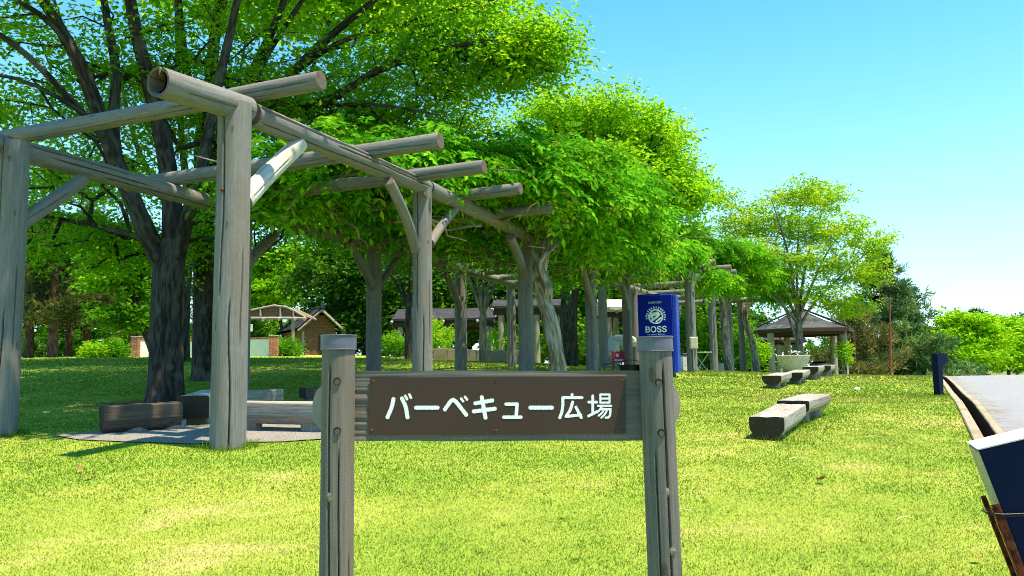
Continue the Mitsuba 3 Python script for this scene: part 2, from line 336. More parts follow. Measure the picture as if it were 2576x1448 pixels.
def prism_log(p0, p1, w, h, seed=0, round_bottom=True, seg=.1, rough=.012):
    """A log split flat on top (p0, p1: middle of the flat top at both ends): (mesh, uv)."""
    p0, p1 = np.asarray(p0, float), np.asarray(p1, float); L = np.linalg.norm(p1 - p0); ax = (p1 - p0) / L
    up = np.array([0, 0, 1.0]); up = nrm(up - ax * (ax @ up)); sd = np.cross(ax, up)
    if round_bottom:
        prof = [(-w / 2 + .008, 0), (-w / 4, .004), (0, 0), (w / 4, .003), (w / 2 - .008, 0)]
        prof += [(w / 2 - .008, 0), (w / 2, -.010), (w / 2, -.010), (w / 2, -.06), (w / 2 * .99, -h * .42)]
        prof += [(w / 2 * .97, -h * .56), (w / 2 * .97, -h * .56), (w / 2 * .66, -h * .88), (w / 2 * .46, -h * .99), (w / 4 * .6, -h * 1.0), (0, -h * 1.01), (-w / 4 * .6, -h), (-w / 2 * .46, -h * .98), (-w / 2 * .68, -h * .87), (-w / 2 * .97, -h * .55), (-w / 2 * .97, -h * .55)]
        prof += [(-w / 2 * .99, -h * .42), (-w / 2, -.06), (-w / 2, -.010), (-w / 2, -.010), (-w / 2 + .008, 0)]
    else:
        prof = [(-w / 2 + .015, 0), (0, .004), (w / 2 - .015, 0), (w / 2 - .015, 0), (w / 2, -.015), (w / 2, -h * .5), (w / 2, -h), (w / 2, -h), (0, -h), (-w / 2, -h), (-w / 2, -h), (-w / 2, -h * .5), (-w / 2, -.015), (-w / 2 + .015, 0)]
    prof = np.array(prof); K = len(prof); n = max(3, int(L / seg) + 1); s = np.linspace(0, L, n)
    per = np.concatenate([[0], np.cumsum(np.linalg.norm(np.diff(prof, axis=0), axis=1))])
    S, J = np.meshgrid(s, np.arange(K), indexing='ij')
    X, Z = prof[J, 0], prof[J, 1]
    base = np.stack([X * 4 + seed * 3.3, Z * 4, S * 2.0], -1)
    d = meshkit.fbm(base, 3, seed) - .5; d2 = meshkit.fbm(base + 31.7, 3, seed + 2) - .5
    X = X * (1 + 3 * rough * d); Z = Z + w * rough * 3 * d2
    v = p0 + ax * S[..., None] + sd * X[..., None] + up * Z[..., None]
    jag = (meshkit.noise(np.stack([X * 30, Z * 30, X * 0], -1), seed) - .5) * .012
    v[0] += ax * jag[0][:, None]; v[-1] += ax * jag[-1][:, None]
    uv = np.stack([per[J], S + 2.7 * (seed % 13)], -1)
    i, j = np.meshgrid(np.arange(n - 1), np.arange(K - 1), indexing='ij')
    q = np.stack([i * K + j, (i + 1) * K + j, (i + 1) * K + j + 1, i * K + j + 1], -1).reshape(-1, 4)
    V, F, U = v.reshape(-1, 3), np.vstack([q[:, [0, 1, 2]], q[:, [0, 2, 3]]]), uv.reshape(-1, 2)
    for end, flip in ((0, False), (n - 1, True)):
        k = len(V); c = v[end].mean(0)
        V = np.vstack([V, v[end], c[None]])
        pr = np.stack([X[end], Z[end] + h * .3], -1)
        U = np.vstack([U, pr + [0, -5], [[0, -5.0]]])
        f = np.stack([np.full(K - 1, k + K), k + np.arange(K - 1), k + 1 + np.arange(K - 1)], -1)
        F = np.vstack([F, f if not flip else f[:, ::-1]])
    # outward everywhere
    m = trimesh.Trimesh(V, F, process=False)
    cen = (p0 + p1) / 2 - up * h * .4
    fn = np.cross(V[F[:, 1]] - V[F[:, 0]], V[F[:, 2]] - V[F[:, 0]])
    mid = V[F].mean(1); axd = (mid - cen) @ ax
    rel = mid - cen - axd[:, None] * ax
    endm = np.abs(np.abs(axd) - L / 2) < .03
    ref = np.where((endm & (np.abs(nrm(fn) @ ax) > .7))[:, None], np.sign(axd)[:, None] * ax, rel)
    F = np.where(((fn * ref).sum(1) < 0)[:, None], F[:, ::-1], F)
    return (V, F), U

def leaf_mesh(c, n, d, L, W, colors, fold=.25):
    """Folded four-cornered leaves: c centre of the stalk end, n normal, d direction: (mesh, vertex colours)."""
    d = nrm(d); n = nrm(n - d * (n * d).sum(-1, keepdims=True)); s = np.cross(n, d)
    L = np.broadcast_to(L, len(c))[:, None]; W = np.broadcast_to(W, len(c))[:, None]
    a = c; b = c + d * L * .5 + s * W * .5 + n * W * fold; t = c + d * L - n * L * .08; e = c + d * L * .5 - s * W * .5 + n * W * fold
    V = np.stack([a, b, t, e], 1).reshape(-1, 3)
    k = np.arange(len(c))[:, None] * 4
    F = np.vstack([k + [0, 1, 2], k + [0, 2, 3]])
    return (V, F), np.repeat(colors, 4, axis=0)
def palette(rng, n, cols, w, jitter=.12, clump=None):
    cols = np.asarray(cols, float); i = rng.choice(len(cols), n, p=np.asarray(w) / np.sum(w))
    c = cols[i] * (1 + jitter * rng.standard_normal((n, 1)))
    return np.clip(c, .004, .95)

def spray_leaves(rng, C, OUT, size, per, L, W, cols, w, flat=.16, droop=.25, tilt=.45, jitter=.14):
    """Flattened sprays of leaves round the points C, fanning out along OUT."""
    N = len(C); per = np.broadcast_to(per, N).astype(int); idx = np.repeat(np.arange(N), per); M = len(idx)
    size = np.broadcast_to(size, N)
    o = OUT.copy(); o[:, 2] *= .35; o = nrm(o); sd = np.cross(np.array([0, 0, 1.0]), o); sd = nrm(sd); up = np.cross(o, sd)
    r = np.sqrt(rng.random(M)); ph = rng.uniform(-np.pi, np.pi, M)
    x, y = r * np.cos(ph), r * np.sin(ph) * .8
    z = flat * rng.standard_normal(M) - droop * (x * .5 + .5) ** 2 + droop * .3
    sz = size[idx]
    pos = C[idx] + sz[:, None] * (x[:, None] * o[idx] + y[:, None] * sd[idx] + z[:, None] * up[idx])
    n = np.array([0, 0, 1.0]) + tilt * rng.standard_normal((M, 3))
    d = o[idx] * (.5 + .5 * rng.random((M, 1))) + .9 * rng.standard_normal((M, 3)) * [1, 1, .35] - [0, 0, .25]
    base = palette(rng, N, cols, w, .08)[idx]
    c = np.clip(base * .6 + palette(rng, M, cols, w, jitter) * .4, .004, .95)
    return leaf_mesh(pos, n, d, L * (.7 + .6 * rng.random(M)), W * (.7 + .6 * rng.random(M)), c)

def grow(limbs, A, rng, step=.35, rise=.12, base_r=.008, power=.42, max_r=.09):
    """Twigs that reach the points A from the limbs, each from the nearest wood that lies inward: (mesh, uv), outward directions at A."""
    nodes = np.vstack([l[:, :3] for l in limbs]); lr = np.concatenate([l[:, 3] for l in limbs])
    n0 = len(nodes)
    P_ = list(nodes); par = [-1] * n0
    root = nodes[0]
    d0 = np.min(np.linalg.norm(A[:, None, :] - nodes[None, ::2, :], axis=2), axis=1)
    cap_n = n0 + len(A) * 14
    buf = np.zeros((cap_n, 3)); buf[:n0] = nodes; cnt = n0
    ends = np.zeros(len(A), int); branches = []
    axis_xy = root[:2]
    for k in np.argsort(d0):
        a = A[k]; q = buf[:cnt]
        dv = a - q; dist = np.linalg.norm(dv, axis=1)
        inward = np.linalg.norm(q[:, :2] - axis_xy, axis=1) - np.linalg.norm(a[:2] - axis_xy)
        cost = dist + .8 * np.maximum(0, q[:, 2] - a[2] + .0) + .7 * np.maximum(0, inward)
        j = int(np.argmin(cost)); p = buf[j]; D = dist[j]
        m = int(np.clip(D / step, 1, 12))
        t = (np.arange(1, m + 1) / m)[:, None]
        bow = np.sin(np.pi * t) * D * rise
        pts = p + (a - p) * t + bow * np.array([0, 0, 1.0]) + np.sin(np.pi * t) * rng.standard_normal((1, 3)) * D * .05
        prev = j; ids = [j]
        for x in pts:
            buf[cnt] = x; par.append(prev); prev = cnt; ids.append(cnt); cnt += 1
        ends[k] = prev; branches.append(ids)
    w = np.zeros(cnt); w[ends] = 1
    for i in range(cnt - 1, n0 - 1, -1): w[par[i]] += w[i]
    r = np.minimum(base_r * np.maximum(w, 1) ** power, max_r)
    Vs, Fs, Us, o = [], [], [], 0
    for ids in branches:
        pts = buf[ids]; rr = r[ids].copy(); rr[0] = rr[1] if ids[0] < n0 else min(rr[0], rr[1] * 1.3)
        if len(ids) == 2: pts = np.array([pts[0], (pts[0] + pts[1]) / 2, pts[1]]); rr = np.array([rr[0], rr.mean(), rr[1]])
        rr[-1] *= .6
        (v, f), u = tube(pts, rr, 5 if rr.max() > .012 else 3, cap=False)
        Vs.append(v); Fs.append(f + o); Us.append(u); o += len(v)
    out = nrm(A - buf[[branches_i for branches_i in (par[e] for e in ends)]])
    return (np.vstack(Vs), np.vstack(Fs)), np.vstack(Us), out
def ellipsoid_points(rng, c, r, n, shell=.35, gap=0.0):
    """Points in an ellipsoid, more towards its surface, kept apart."""
    c, r = np.asarray(c, float), np.asarray(r, float); pts = []
    tries = 0
    while len(pts) < n and tries < n * 40:
        tries += 1
        d = nrm(rng.standard_normal(3)); q = c + r * d * rng.random() ** shell
        if gap and pts and np.min(np.linalg.norm(np.array(pts[-400:]) - q, axis=1)) < gap: continue
        pts.append(q)
    return np.array(pts)
def limb(pts, radii):
    """A limb as rows x, y, z, r."""
    return spline(np.column_stack([np.asarray(pts, float), np.asarray(radii, float)]), .3)
def limbs_mesh(ls, sides=12):
    V, F, U, o = [], [], [], 0
    for l in ls:
        (v, f), u = tube(l[:, :3], l[:, 3], sides if l[0, 3] > .05 else 7)
        V.append(v); F.append(f + o); U.append(u); o += len(v)
    return (np.vstack(V), np.vstack(F)), np.vstack(U)

# ------------------------------------------------------------------ ground, road, kerb
def turf_patch(x, y):
    """How dry the turf is at a place, 0 green to 1 straw."""
    q = np.stack([x, y, np.zeros_like(x)], -1)
    a = meshkit.fbm(q * .55, 4, 11); b = meshkit.fbm(q * 2.3, 3, 23); c = meshkit.fbm(q * 9.0, 2, 37)
    return np.clip((.42 * a + .36 * b + .22 * c - .40) * 2.2 + .42 * np.clip(1 - np.hypot((x + 1.9) / 2.4, (y - 4.2) / 2.3), 0, 1), 0, 1)
def turf_colors(x, y, rng, blade):
    d = turf_patch(x, y)[:, None]
    green, lime, straw, soil = np.array([.145, .25, .022]), np.array([.22, .285, .036]), np.array([.42, .33, .17]), np.array([.25, .20, .07])
    bare = (np.clip(1.25 - np.hypot((x + 5.15) / .95, (y - 11.7) / .75), 0, 1) * (.5 + meshkit.fbm(np.stack([x * 5, y * 5, x * 0], -1), 3, 61)))[:, None]
    base = green * np.clip(1 - 2 * d, 0, 1) + lime * (1 - np.abs(2 * d - 1)) + straw * np.clip(2 * d - 1, 0, 1)
    base = base + (np.array([.16, .085, .04]) - base) * np.clip(bare * 1.3, 0, 1)
    if blade:
        k = rng.random((len(x), 1))
        base = np.where(k < .08 + .25 * d ** 1.5, straw * (.8 + .4 * rng.random((len(x), 1))), base)
        return np.clip(base * (.88 + .24 * rng.random((len(x), 1))), .004, .9)
    return np.clip(.93 * base + .07 * soil, .004, .9)
rng = np.random.default_rng(5)
s_cols = np.unique(np.round(np.concatenate([-np.geomspace(16, 430, 40), np.arange(-16, -0.05, .14), [-.03, .0, .02, .10], np.arange(.4, 14, .6), np.geomspace(14, 430, 30)]), 3))
y_rows = np.unique(np.round(np.concatenate([np.arange(-12, 0, .6), np.arange(0, 20, .12), np.arange(20, 50, .4), np.geomspace(50, 420, 60)]), 3))
S, Y = np.meshgrid(s_cols, y_rows, indexing='xy')
X = S + xe(np.maximum(Y, 0))
Z = gz(X, Y)
Z = np.where(S > .01, Z - .42, Z)
nr, nc = S.shape
i, j = np.meshgrid(np.arange(nr - 1), np.arange(nc - 1), indexing='ij')
q = np.stack([i * nc + j, i * nc + j + 1, (i + 1) * nc + j + 1, (i + 1) * nc + j], -1).reshape(-1, 4)
struct('ground', (np.stack([X, Y, Z], -1).reshape(-1, 3), np.vstack([q[:, [0, 1, 2]], q[:, [0, 2, 3]]])), 'soil_turf', 'sloping sunlit lawn ground of the park', smooth=True,
       color=turf_colors(X.ravel(), Y.ravel(), rng, False))

def strip(cols, ys, dz=0.0, relief=None):
    """A sheet along the road's edge; cols: (distance right of the lawn's edge, height over the ground)."""
    s = np.array([c[0] for c in cols]); h = np.array([c[1] for c in cols])
    x = xe(np.maximum(ys, 0))[:, None] + s[None]; y = np.broadcast_to(ys[:, None], x.shape)
    z = _gi(np.stack([y, x], -1)) + h[None] + dz
    if relief: z = z + relief * (meshkit.fbm(np.stack([x * 3, y * 3, x * 0], -1), 3, 8) - .5)
    n, m = x.shape
    i, j = np.meshgrid(np.arange(n - 1), np.arange(m - 1), indexing='ij')
    q = np.stack([i * m + j, i * m + j + 1, (i + 1) * m + j + 1, (i + 1) * m + j], -1).reshape(-1, 4)
    return np.stack([x, y, z], -1).reshape(-1, 3), np.vstack([q[:, [0, 1, 2]], q[:, [0, 2, 3]]])
yk = np.concatenate([np.arange(-3, 30, .25), np.arange(30, 70, 1.0)])
struct('kerb', strip([(.0, -.3), (.0, .02), (.008, .032), (.012, .034), (.10, .034), (.112, .022), (.113, .005)], yk, relief=.012), 'concrete', 'narrow concrete kerb between lawn and open drain')
struct('drain', strip([(.113, .005), (.116, -.24), (.14, -.27), (.22, -.27), (.252, -.24), (.254, .0)], yk, relief=.05), 'drain_mud', 'open roadside drain with a muddy bottom')
struct('drain_lip', strip([(.254, .0), (.255, .016), (.265, .026), (.34, .026), (.345, .0)], yk, relief=.02), 'concrete', 'concrete lip of the drain along the road')
struct('road', strip([(.340, -.02), (.344, .02), (.6, .022), (1.2, .04), (2.4, .07), (4, .09), (6, .07), (9, .0)], np.arange(-4, 70, .3)), 'asphalt', 'pale grey asphalt road climbing beside the lawn')

# grass: blades nobody could count
def grass_band(y0, y1, density, w, h, rng, margin=.9):
    xs = lambda y, px: (px - 1288) / FPX * y
    n = int((y1 - y0) * (xs((y0 + y1) / 2, 2576) - xs((y0 + y1) / 2, 0) + 2 * margin) * density)
    y = rng.uniform(y0, y1, n); lo, hi = xs(y, 0) - margin, xs(y, 2576) + margin
    x = lo + (hi - lo) * rng.random(n)
    ok = (x < xe(y) + .03) & ~on_paving(x + .10 * rng.standard_normal(n), y + .07 * rng.standard_normal(n))
    x, y = x[ok], y[ok]; n = len(x)
    z = gz(x, y)
    d = turf_patch(x, y)
    hh = h * (.5 + .8 * rng.random(n)) * (1.15 - .45 * d); ww = w * (.6 + .8 * rng.random(n))
    a = rng.uniform(0, 2 * np.pi, n); lean = rng.uniform(.15, 1.0, n) * hh; b = rng.uniform(0, 2 * np.pi, n)
    base = np.stack([x, y, z - .004], -1); s = np.stack([np.cos(a), np.sin(a), 0 * a], -1) * ww[:, None] / 2
    tip = base + np.stack([np.cos(b) * lean, np.sin(b) * lean, hh], -1)
    V = np.stack([base - s, base + s, tip], 1).reshape(-1, 3)
    c = turf_colors(x, y, rng, True)
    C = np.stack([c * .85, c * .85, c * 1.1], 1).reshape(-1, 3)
    return V, np.clip(C, 0, .95)
def tufts(spots, rng):
    """Longer blades left by the mower round posts and bench feet, and a few weeds."""
    Vs, Cs = [], []
    for (cx, cy, r0, r1, n, h) in spots:
        a = rng.uniform(0, 2 * np.pi, n); r = rng.uniform(r0, r1, n); x, y = cx + r * np.cos(a), cy + r * np.sin(a)
        hh = h * rng.uniform(.4, 1.2, n); b = rng.uniform(0, 2 * np.pi, n); ln = hh * rng.uniform(.2, .9, n)
        base = np.stack([x, y, gz(x, y) - .004], -1); t2 = rng.uniform(0, 2 * np.pi, n); s = np.stack([np.cos(t2), np.sin(t2), 0 * t2], -1) * .0035
        tip = base + np.stack([np.cos(b) * ln, np.sin(b) * ln, hh], -1)
        Vs.append(np.stack([base - s, base + s, tip], 1).reshape(-1, 3)); c = np.array([.12, .26, .014]) * rng.uniform(.7, 1.3, (n, 1)); Cs.append(np.repeat(c, 3, 0))
    return np.vstack(Vs), np.vstack(Cs)
PAV = Polygon([(-4.5, 7.95), (-4.1, 7.66), (-3.6, 7.5), (-2.9, 7.33), (-2.1, 7.42), (-1.3, 7.85), (-.95, 8.6), (-1.5, 9.2), (-3.0, 8.9), (-4.2, 8.35)])
import shapely
def on_paving(x, y): return shapely.contains_xy(PAV, x, y)
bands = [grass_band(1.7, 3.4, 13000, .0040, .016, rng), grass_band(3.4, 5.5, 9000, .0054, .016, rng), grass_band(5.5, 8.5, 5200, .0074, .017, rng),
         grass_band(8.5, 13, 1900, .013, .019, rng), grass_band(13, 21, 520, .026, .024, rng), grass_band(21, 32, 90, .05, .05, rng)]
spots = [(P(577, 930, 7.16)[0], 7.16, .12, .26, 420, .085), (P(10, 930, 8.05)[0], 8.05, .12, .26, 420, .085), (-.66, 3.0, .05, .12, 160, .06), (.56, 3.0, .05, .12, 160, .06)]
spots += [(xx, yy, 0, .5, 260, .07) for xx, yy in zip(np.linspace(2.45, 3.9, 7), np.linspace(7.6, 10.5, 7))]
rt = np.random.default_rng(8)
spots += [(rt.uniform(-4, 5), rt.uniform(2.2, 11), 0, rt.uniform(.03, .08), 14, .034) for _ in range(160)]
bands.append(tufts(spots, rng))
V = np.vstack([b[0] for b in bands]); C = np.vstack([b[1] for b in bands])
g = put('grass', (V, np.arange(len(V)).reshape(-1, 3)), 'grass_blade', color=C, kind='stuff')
labels[g].update(label='short sunlit lawn grass with straw coloured dry patches', category='grass')
# a paved floor under the pergola
pv = trimesh.creation.triangulate_polygon(PAV.buffer(-.001), engine='earcut')
m = trimesh.Trimesh(np.column_stack([pv[0], np.zeros(len(pv[0]))]), pv[1], process=False)
m = trimesh.Trimesh(*trimesh.remesh.subdivide_to_size(m.vertices, m.faces, .5), process=False); m.merge_vertices()
v = np.array(m.vertices); v[:, 2] = gz(v[:, 0], v[:, 1]) + .012; f = np.array(m.faces)
if np.cross(v[f[0, 1]] - v[f[0, 0]], v[f[0, 2]] - v[f[0, 0]])[2] < 0: f = f[:, ::-1]
struct('pavement', (v, f), 'paving_stone', 'pale grey paved floor under the log pergola', smooth=True)

# ------------------------------------------------------------------ the sign
SY = 3.0
sg = thing('park_sign', 'brown lettered plate on a grey board between two round log posts in the foreground lawn', 'sign')
def c1(cx, cy): return (860 + cx * 1060 / 2251) * .90386, (920 + cy * 1060 / 2251) * .90386
for k, (tx, ty, bx, by, sd) in enumerate(((852, 862, 846, 1448, 3), (1648, 866, 1673, 1448, 8))):
    t = P(tx, ty, SY); b = P(bx, by, SY); d = (b - t) / np.linalg.norm(b - t)
    foot = t + d * ((t[2] - gz(b[0], SY) + .25) / -d[2])
    cr = [(2.95 + .35 * k, .05, .38, -.1, .95), (3.55 - .9 * k, .04, .22, .35, .75), (4.2, .045, .25, .05, .5)]
    (m, u) = log(foot, t, (.0635), .0600, 168, .02, sd, cr, rough=.014)
    p_ = part(sg, 'post', m, 'sign_wood', smooth=True, uv=u)
    cm = trimesh.creation.cylinder(.0655, .052, sections=48)
    vv = np.array(cm.vertices); 
    Rz = trimesh.geometry.align_vectors([0, 0, 1], -d); cm.apply_transform(Rz); cm.apply_translation(t - d * -.0)
    rim = trimesh.creation.torus(.0655, .003, 48, 8); rim.apply_transform(Rz); rim.apply_translation(t - d * .026)
    rim2 = trimesh.creation.torus(.0655, .002, 48, 8); rim2.apply_transform(Rz); rim2.apply_translation(t + d * .025)
    part(p_, 'cap', join([cm, rim, rim2]), 'cap_metal', smooth=30, label='dull grey metal cap')
    for hx, hy in (((165, 298), (165, 592)) if k == 0 else ((2066, 305), (2082, 603))):
        q = P(*c1(hx, hy), SY - .0635)
        h = trimesh.creation.annulus(.0135, .0175, .006, sections=28); h.apply_transform(trimesh.geometry.align_vectors([0, 0, 1], [0, -1, 0])); h.apply_translation(q + [0, .002, 0])
        ds = trimesh.creation.cylinder(.0137, .004, sections=28); ds.apply_transform(trimesh.geometry.align_vectors([0, 0, 1], [0, -1, 0])); ds.apply_translation(q + [0, .002, 0])
        bo = trimesh.creation.cylinder(.0095, .004, sections=20); bo.apply_transform(trimesh.geometry.align_vectors([0, 0, 1], [0, -1, 0])); bo.apply_translation(q + [0.001, -.0005, -.003])
        bk = part(p_, 'bolt_recess_shade', join([ds]), 'hole_shade', smooth=30)  # flat dark disc stands in for the shade of a countersunk hole
        put(p_ + '__bolt', bo, 'bolt')
    for hx, hy, s_ in (((130, 985, 1.0),) if k == 0 else ((2110, 955, .9), (2150, 1305, .8))):
        q = P(*c1(hx, hy), SY - .058)
        kn = trimesh.creation.icosphere(3); kv = np.array(kn.vertices)
        kv *= (np.array([.014, .0035, .019]) * s_) * (1 + .35 * (meshkit.noise(kv * 4, 3)[:, None] - .5))
        part(p_, 'knot', (kv + q, np.array(kn.faces)), 'knot', smooth=True)
def on_face(poly, Yf, depth, dy=0.0):
    """A polygon drawn in crop pixels, as a slab whose front stands at depth Yf."""
    ms = []
    for gpoly in getattr(poly, 'geoms', [poly]):
        e = trimesh.creation.extrude_polygon(gpoly, 1.0, engine='earcut')
        v = np.array(e.vertices)
        xs, ys = c1(v[:, 0], v[:, 1])
        w = np.array([P(a, b, Yf) for a, b in zip(xs, ys)])
        w[:, 1] += np.where(v[:, 2] > .5, depth, 0.0)
        f = np.array(e.faces)
        mm = trimesh.Trimesh(w, f, process=False)
        if mm.volume < 0: mm.faces = f[:, ::-1]
        ms.append(mm)
    return join(ms)
# board: planed front with raised grain, rounded tenon ends behind the posts
BY = SY + .028
def board_pt(cx, cy, Yf): return P(*c1(cx, cy), Yf)
pts0, pts1 = board_pt(215, 444, BY), board_pt(2020, 442, BY)
bh = np.linalg.norm(board_pt(1100, 238, BY) - board_pt(1100, 652, BY))
ex = nrm(pts1 - pts0); ey = np.array([0, 1.0, 0]); ez = np.cross(ex, ey)
def panel(w0, w1, hh, thick, nx, nz, rough, seed):
    """A plank along ex with its own grain on the front: (mesh, uv)."""
    c = (pts0 + pts1) / 2; V, F, U, o = [], [], [], 0
    gx = np.linspace(w0, w1, nx); g2 = np.linspace(-hh / 2, hh / 2, nz)
    A, B = np.meshgrid(gx, g2, indexing='ij')
    wav = rough * (meshkit.noise(np.stack([A * 2.0, B * 70, A * 0], -1), seed) - .5) + rough * .6 * (meshkit.noise(np.stack([A * 4.0, B * 190, A * 0], -1), seed + 4) - .5)
    edge = (.0035 * (meshkit.noise(np.stack([A * 9, A * 0, A * 0], -1), seed + 2) - .5)) * (np.abs(B) > hh / 2 - 1e-6)
    for face, dep in ((1, 0.0), (-1, thick)):
        v = c + A[..., None] * ex + (B + edge * np.sign(B))[..., None] * ez + (dep + (wav if face == 1 else 0 * wav))[..., None] * ey
        V.append(v.reshape(-1, 3)); U.append(np.stack([B, A + 9], -1).reshape(-1, 2))
        i, j = np.meshgrid(np.arange(nx - 1), np.arange(nz - 1), indexing='ij')
        q = np.stack([i * nz + j, (i + 1) * nz + j, (i + 1) * nz + j + 1, i * nz + j + 1], -1).reshape(-1, 4)
        f = np.vstack([q[:, [0, 1, 2]], q[:, [0, 2, 3]]]); F.append((f if face == 1 else f[:, ::-1]) + o); o += nx * nz
    fr, bk = V[0].reshape(nx, nz, 3), V[1].reshape(nx, nz, 3)
    for a, b in ((fr[:, -1], bk[:, -1]), (bk[:, 0], fr[:, 0])):
        V.append(np.vstack([a, b])); t = np.arange(nx - 1)
        U.append(np.vstack([np.stack([np.zeros(nx) + .3, gx + 9], -1), np.stack([np.zeros(nx) + .3 + thick, gx + 9], -1)]))
        q = np.stack([t, t + 1, nx + t + 1, nx + t], -1)
        F.append(np.vstack([q[:, [0, 1, 2]], q[:, [0, 2, 3]]]) + o); o += 2 * nx
    for a, b in ((bk[0], fr[0]), (fr[-1], bk[-1])):
        V.append(np.vstack([a, b])); t = np.arange(nz - 1)
        U.append(np.vstack([np.stack([g2, g2 * 0 - 5], -1), np.stack([g2, g2 * 0 - 5 - thick], -1)]))
        q = np.stack([t, t + 1, nz + t + 1, nz + t], -1)
        F.append(np.vstack([q[:, [0, 2, 1]], q[:, [0, 3, 2]]]) + o); o += 2 * nz
    return (np.vstack(V), np.vstack(F)), np.vstack(U)
half = np.linalg.norm(pts1 - pts0) / 2
(m, u) = panel(-half, half, bh, .038, 160, 60, .0035, 3)
mm = trimesh.Trimesh(m[0], m[1], process=False)
bd = part(sg, 'board', m, 'sign_wood', smooth=25) if False else part(sg, 'board', m, 'sign_wood', smooth=True, uv=u, label='grey weathered horizontal plank')
for side, cx, cy in ((-1, 105, 455), (1, 2108, 435)):
    c = board_pt(cx, cy, BY + .006)
    tn = trimesh.creation.cylinder(.088, .030, sections=64)
    tv = np.array(tn.vertices); tv *= [1.0, 1.0, 1.0]
    tn = trimesh.Trimesh(tv, tn.faces, process=False); tn.apply_transform(trimesh.geometry.align_vectors([0, 0, 1], [0, -1, 0])); tn.apply_transform(np.diag([.62, 1, 1.0, 1])); tn.apply_translation(c + [0, .016, 0])
    put(bd + '__end', tn, 'grey_timber', smooth=30)
plp = Polygon([(360, 277), (1868, 268), (1872, 606), (352, 616)])
pl = part(sg, 'plate', on_face(plp, BY - .0065, .003), 'brown_paint', label='dark brown metal plate with white lettering')
K = []
def stroke(pts, w, smooth=True):
    l = LineString(pts)
    if smooth and len(pts) > 2:
        a = np.array(pts, float); a = np.column_stack([a, np.zeros(len(a))])
        l = LineString(spline(a, 8)[:, :2])
    K.append(l.buffer(w / 2, 8))
w1, w2 = 23, 15.5
chars = []
def flush(): chars.append(unary_union(K)); K.clear()
stroke([(499, 404), (489, 450), (464, 511)], w1); stroke([(549, 400), (571, 450), (582, 512)], w1); stroke([(569, 385), (580, 405)], 14); stroke([(593, 377), (603, 397)], 14); flush()
stroke([(632, 455), (760, 455)], w1); flush()
stroke([(803, 465), (838, 415), (852, 408), (868, 418), (929, 497)], w1, False); stroke([(899, 401), (911, 417)], 14); stroke([(922, 391), (934, 407)], 14); flush()
stroke([(983, 429), (1083, 412)], w1); stroke([(974, 477), (1098, 461)], w1); stroke([(1021, 393), (1043, 514)], w1); flush()
stroke([(1165, 434), (1230, 434), (1224, 509)], w1 - 3, False); stroke([(1152, 511), (1252, 511)], w1 - 3); flush()
stroke([(1308, 455), (1436, 455)], w1); flush()
stroke([(1555, 376), (1555, 392)], w2); stroke([(1613, 395), (1500, 395), (1500, 440), (1495, 480), (1482, 514)], w2 + 2, False); stroke([(1558, 422), (1545, 465), (1520, 506)], w2 + 2); stroke([(1520, 507), (1606, 497)], w2 + 1); stroke([(1578, 452), (1609, 513)], w2 + 2); flush()
stroke([(1653, 422), (1700, 422)], w2); stroke([(1677, 385), (1677, 490)], w2); stroke([(1652, 504), (1703, 478)], w2)
for seg in ([(1722, 377), (1776, 377)], [(1722, 401), (1776, 401)], [(1722, 425), (1776, 425)], [(1722, 377), (1722, 425)], [(1776, 377), (1776, 425)]): stroke(seg, 12)
stroke([(1708, 444), (1786, 444)], 12); stroke([(1730, 446), (1722, 462), (1703, 482)], 12); stroke([(1722, 463), (1782, 463), (1779, 500), (1770, 513), (1754, 514)], 13, False); stroke([(1743, 466), (1733, 484), (1712, 502)], 11); stroke([(1762, 466), (1750, 492), (1728, 514)], 11); flush()
for ch in chars: put(pl + '__letter', on_face(ch, BY - .0080, .0016), 'white_letter')
for sx, sy in ((380, 298), (1105, 296), (1850, 292), (372, 588), (1105, 590), (1852, 586)):
    s_ = trimesh.creation.icosphere(2, .0042); s_.apply_transform(np.diag([1, .5, 1, 1])); s_.apply_translation(board_pt(sx, sy, BY - .0068))
    put(pl + '__screw', s_, 'rust', smooth=True)

# ------------------------------------------------------------------ log pergolas
def post_at(t, px, Y, r, top, seed, hero=False, mat='log_wood', **k):
    b = P(px, 930, Y); x, y = b[0], b[1]
    cr = [(2.75, .045, .32, .45, 1.1), (3.4, .04, .25, .02, .45), (4.1, .04, .2, .3, .6), (1.9, .04, .3, .2, .9)] if hero else [(3.0, .06, .2, 0, 1)]
    m, u = log([x, y, float(gz(x, y)) - .15], [x, y, top], r * 1.03, r * .97, 160 if hero else 28, .05 if hero else .2, seed, cr, rough=.02, **k)
    return part(t, 'post', m, mat, smooth=True, uv=u), (x, y)
pg = thing('log_pergola', 'large weathered grey log pergola with open front bay beside the sign', 'pergola')
Rp = [(577, 7.16, .150, 2.46), (1063, 11.0, .135, 2.55), (1325, 14.84, .140, 2.5), (1490, 18.7, .135, 2.5), (1581, 22.5, .13, 2.5)]
Lp = [(10, 8.05, .140, 2.40), (604, 11.95, .135, 2.45), (940, 15.7, .150, 2.45), (1160, 19.5, .150, 2.5), (1288, 23.4, .13, 2.5)]
for k, (px, Y, r, top) in enumerate(Rp): post_at(pg, px, Y, r, top, 20 + k, hero=k < 2, flat=[(2.35, .93)] if k == 0 else None)
for k, (px, Y, r, top) in enumerate(Lp): post_at(pg, px, Y, r, top, 40 + k, hero=k < 1)
def pbeam(t, name, a, b, r0, r1, seed, mat='log_wood', **k):
    m, u = log(a, b, r0, r1, k.pop('sides', 40), k.pop('seg', .08), seed, **k)
    return part(t, name, m, mat, smooth=True, uv=u)
bR = [P(397, 205, 6.37), P(604, 268, 7.20), P(1070, 470, 11.05), P(1325, 592, 14.84), P(1490, 655, 18.7), P(1600, 702, 23.0)]
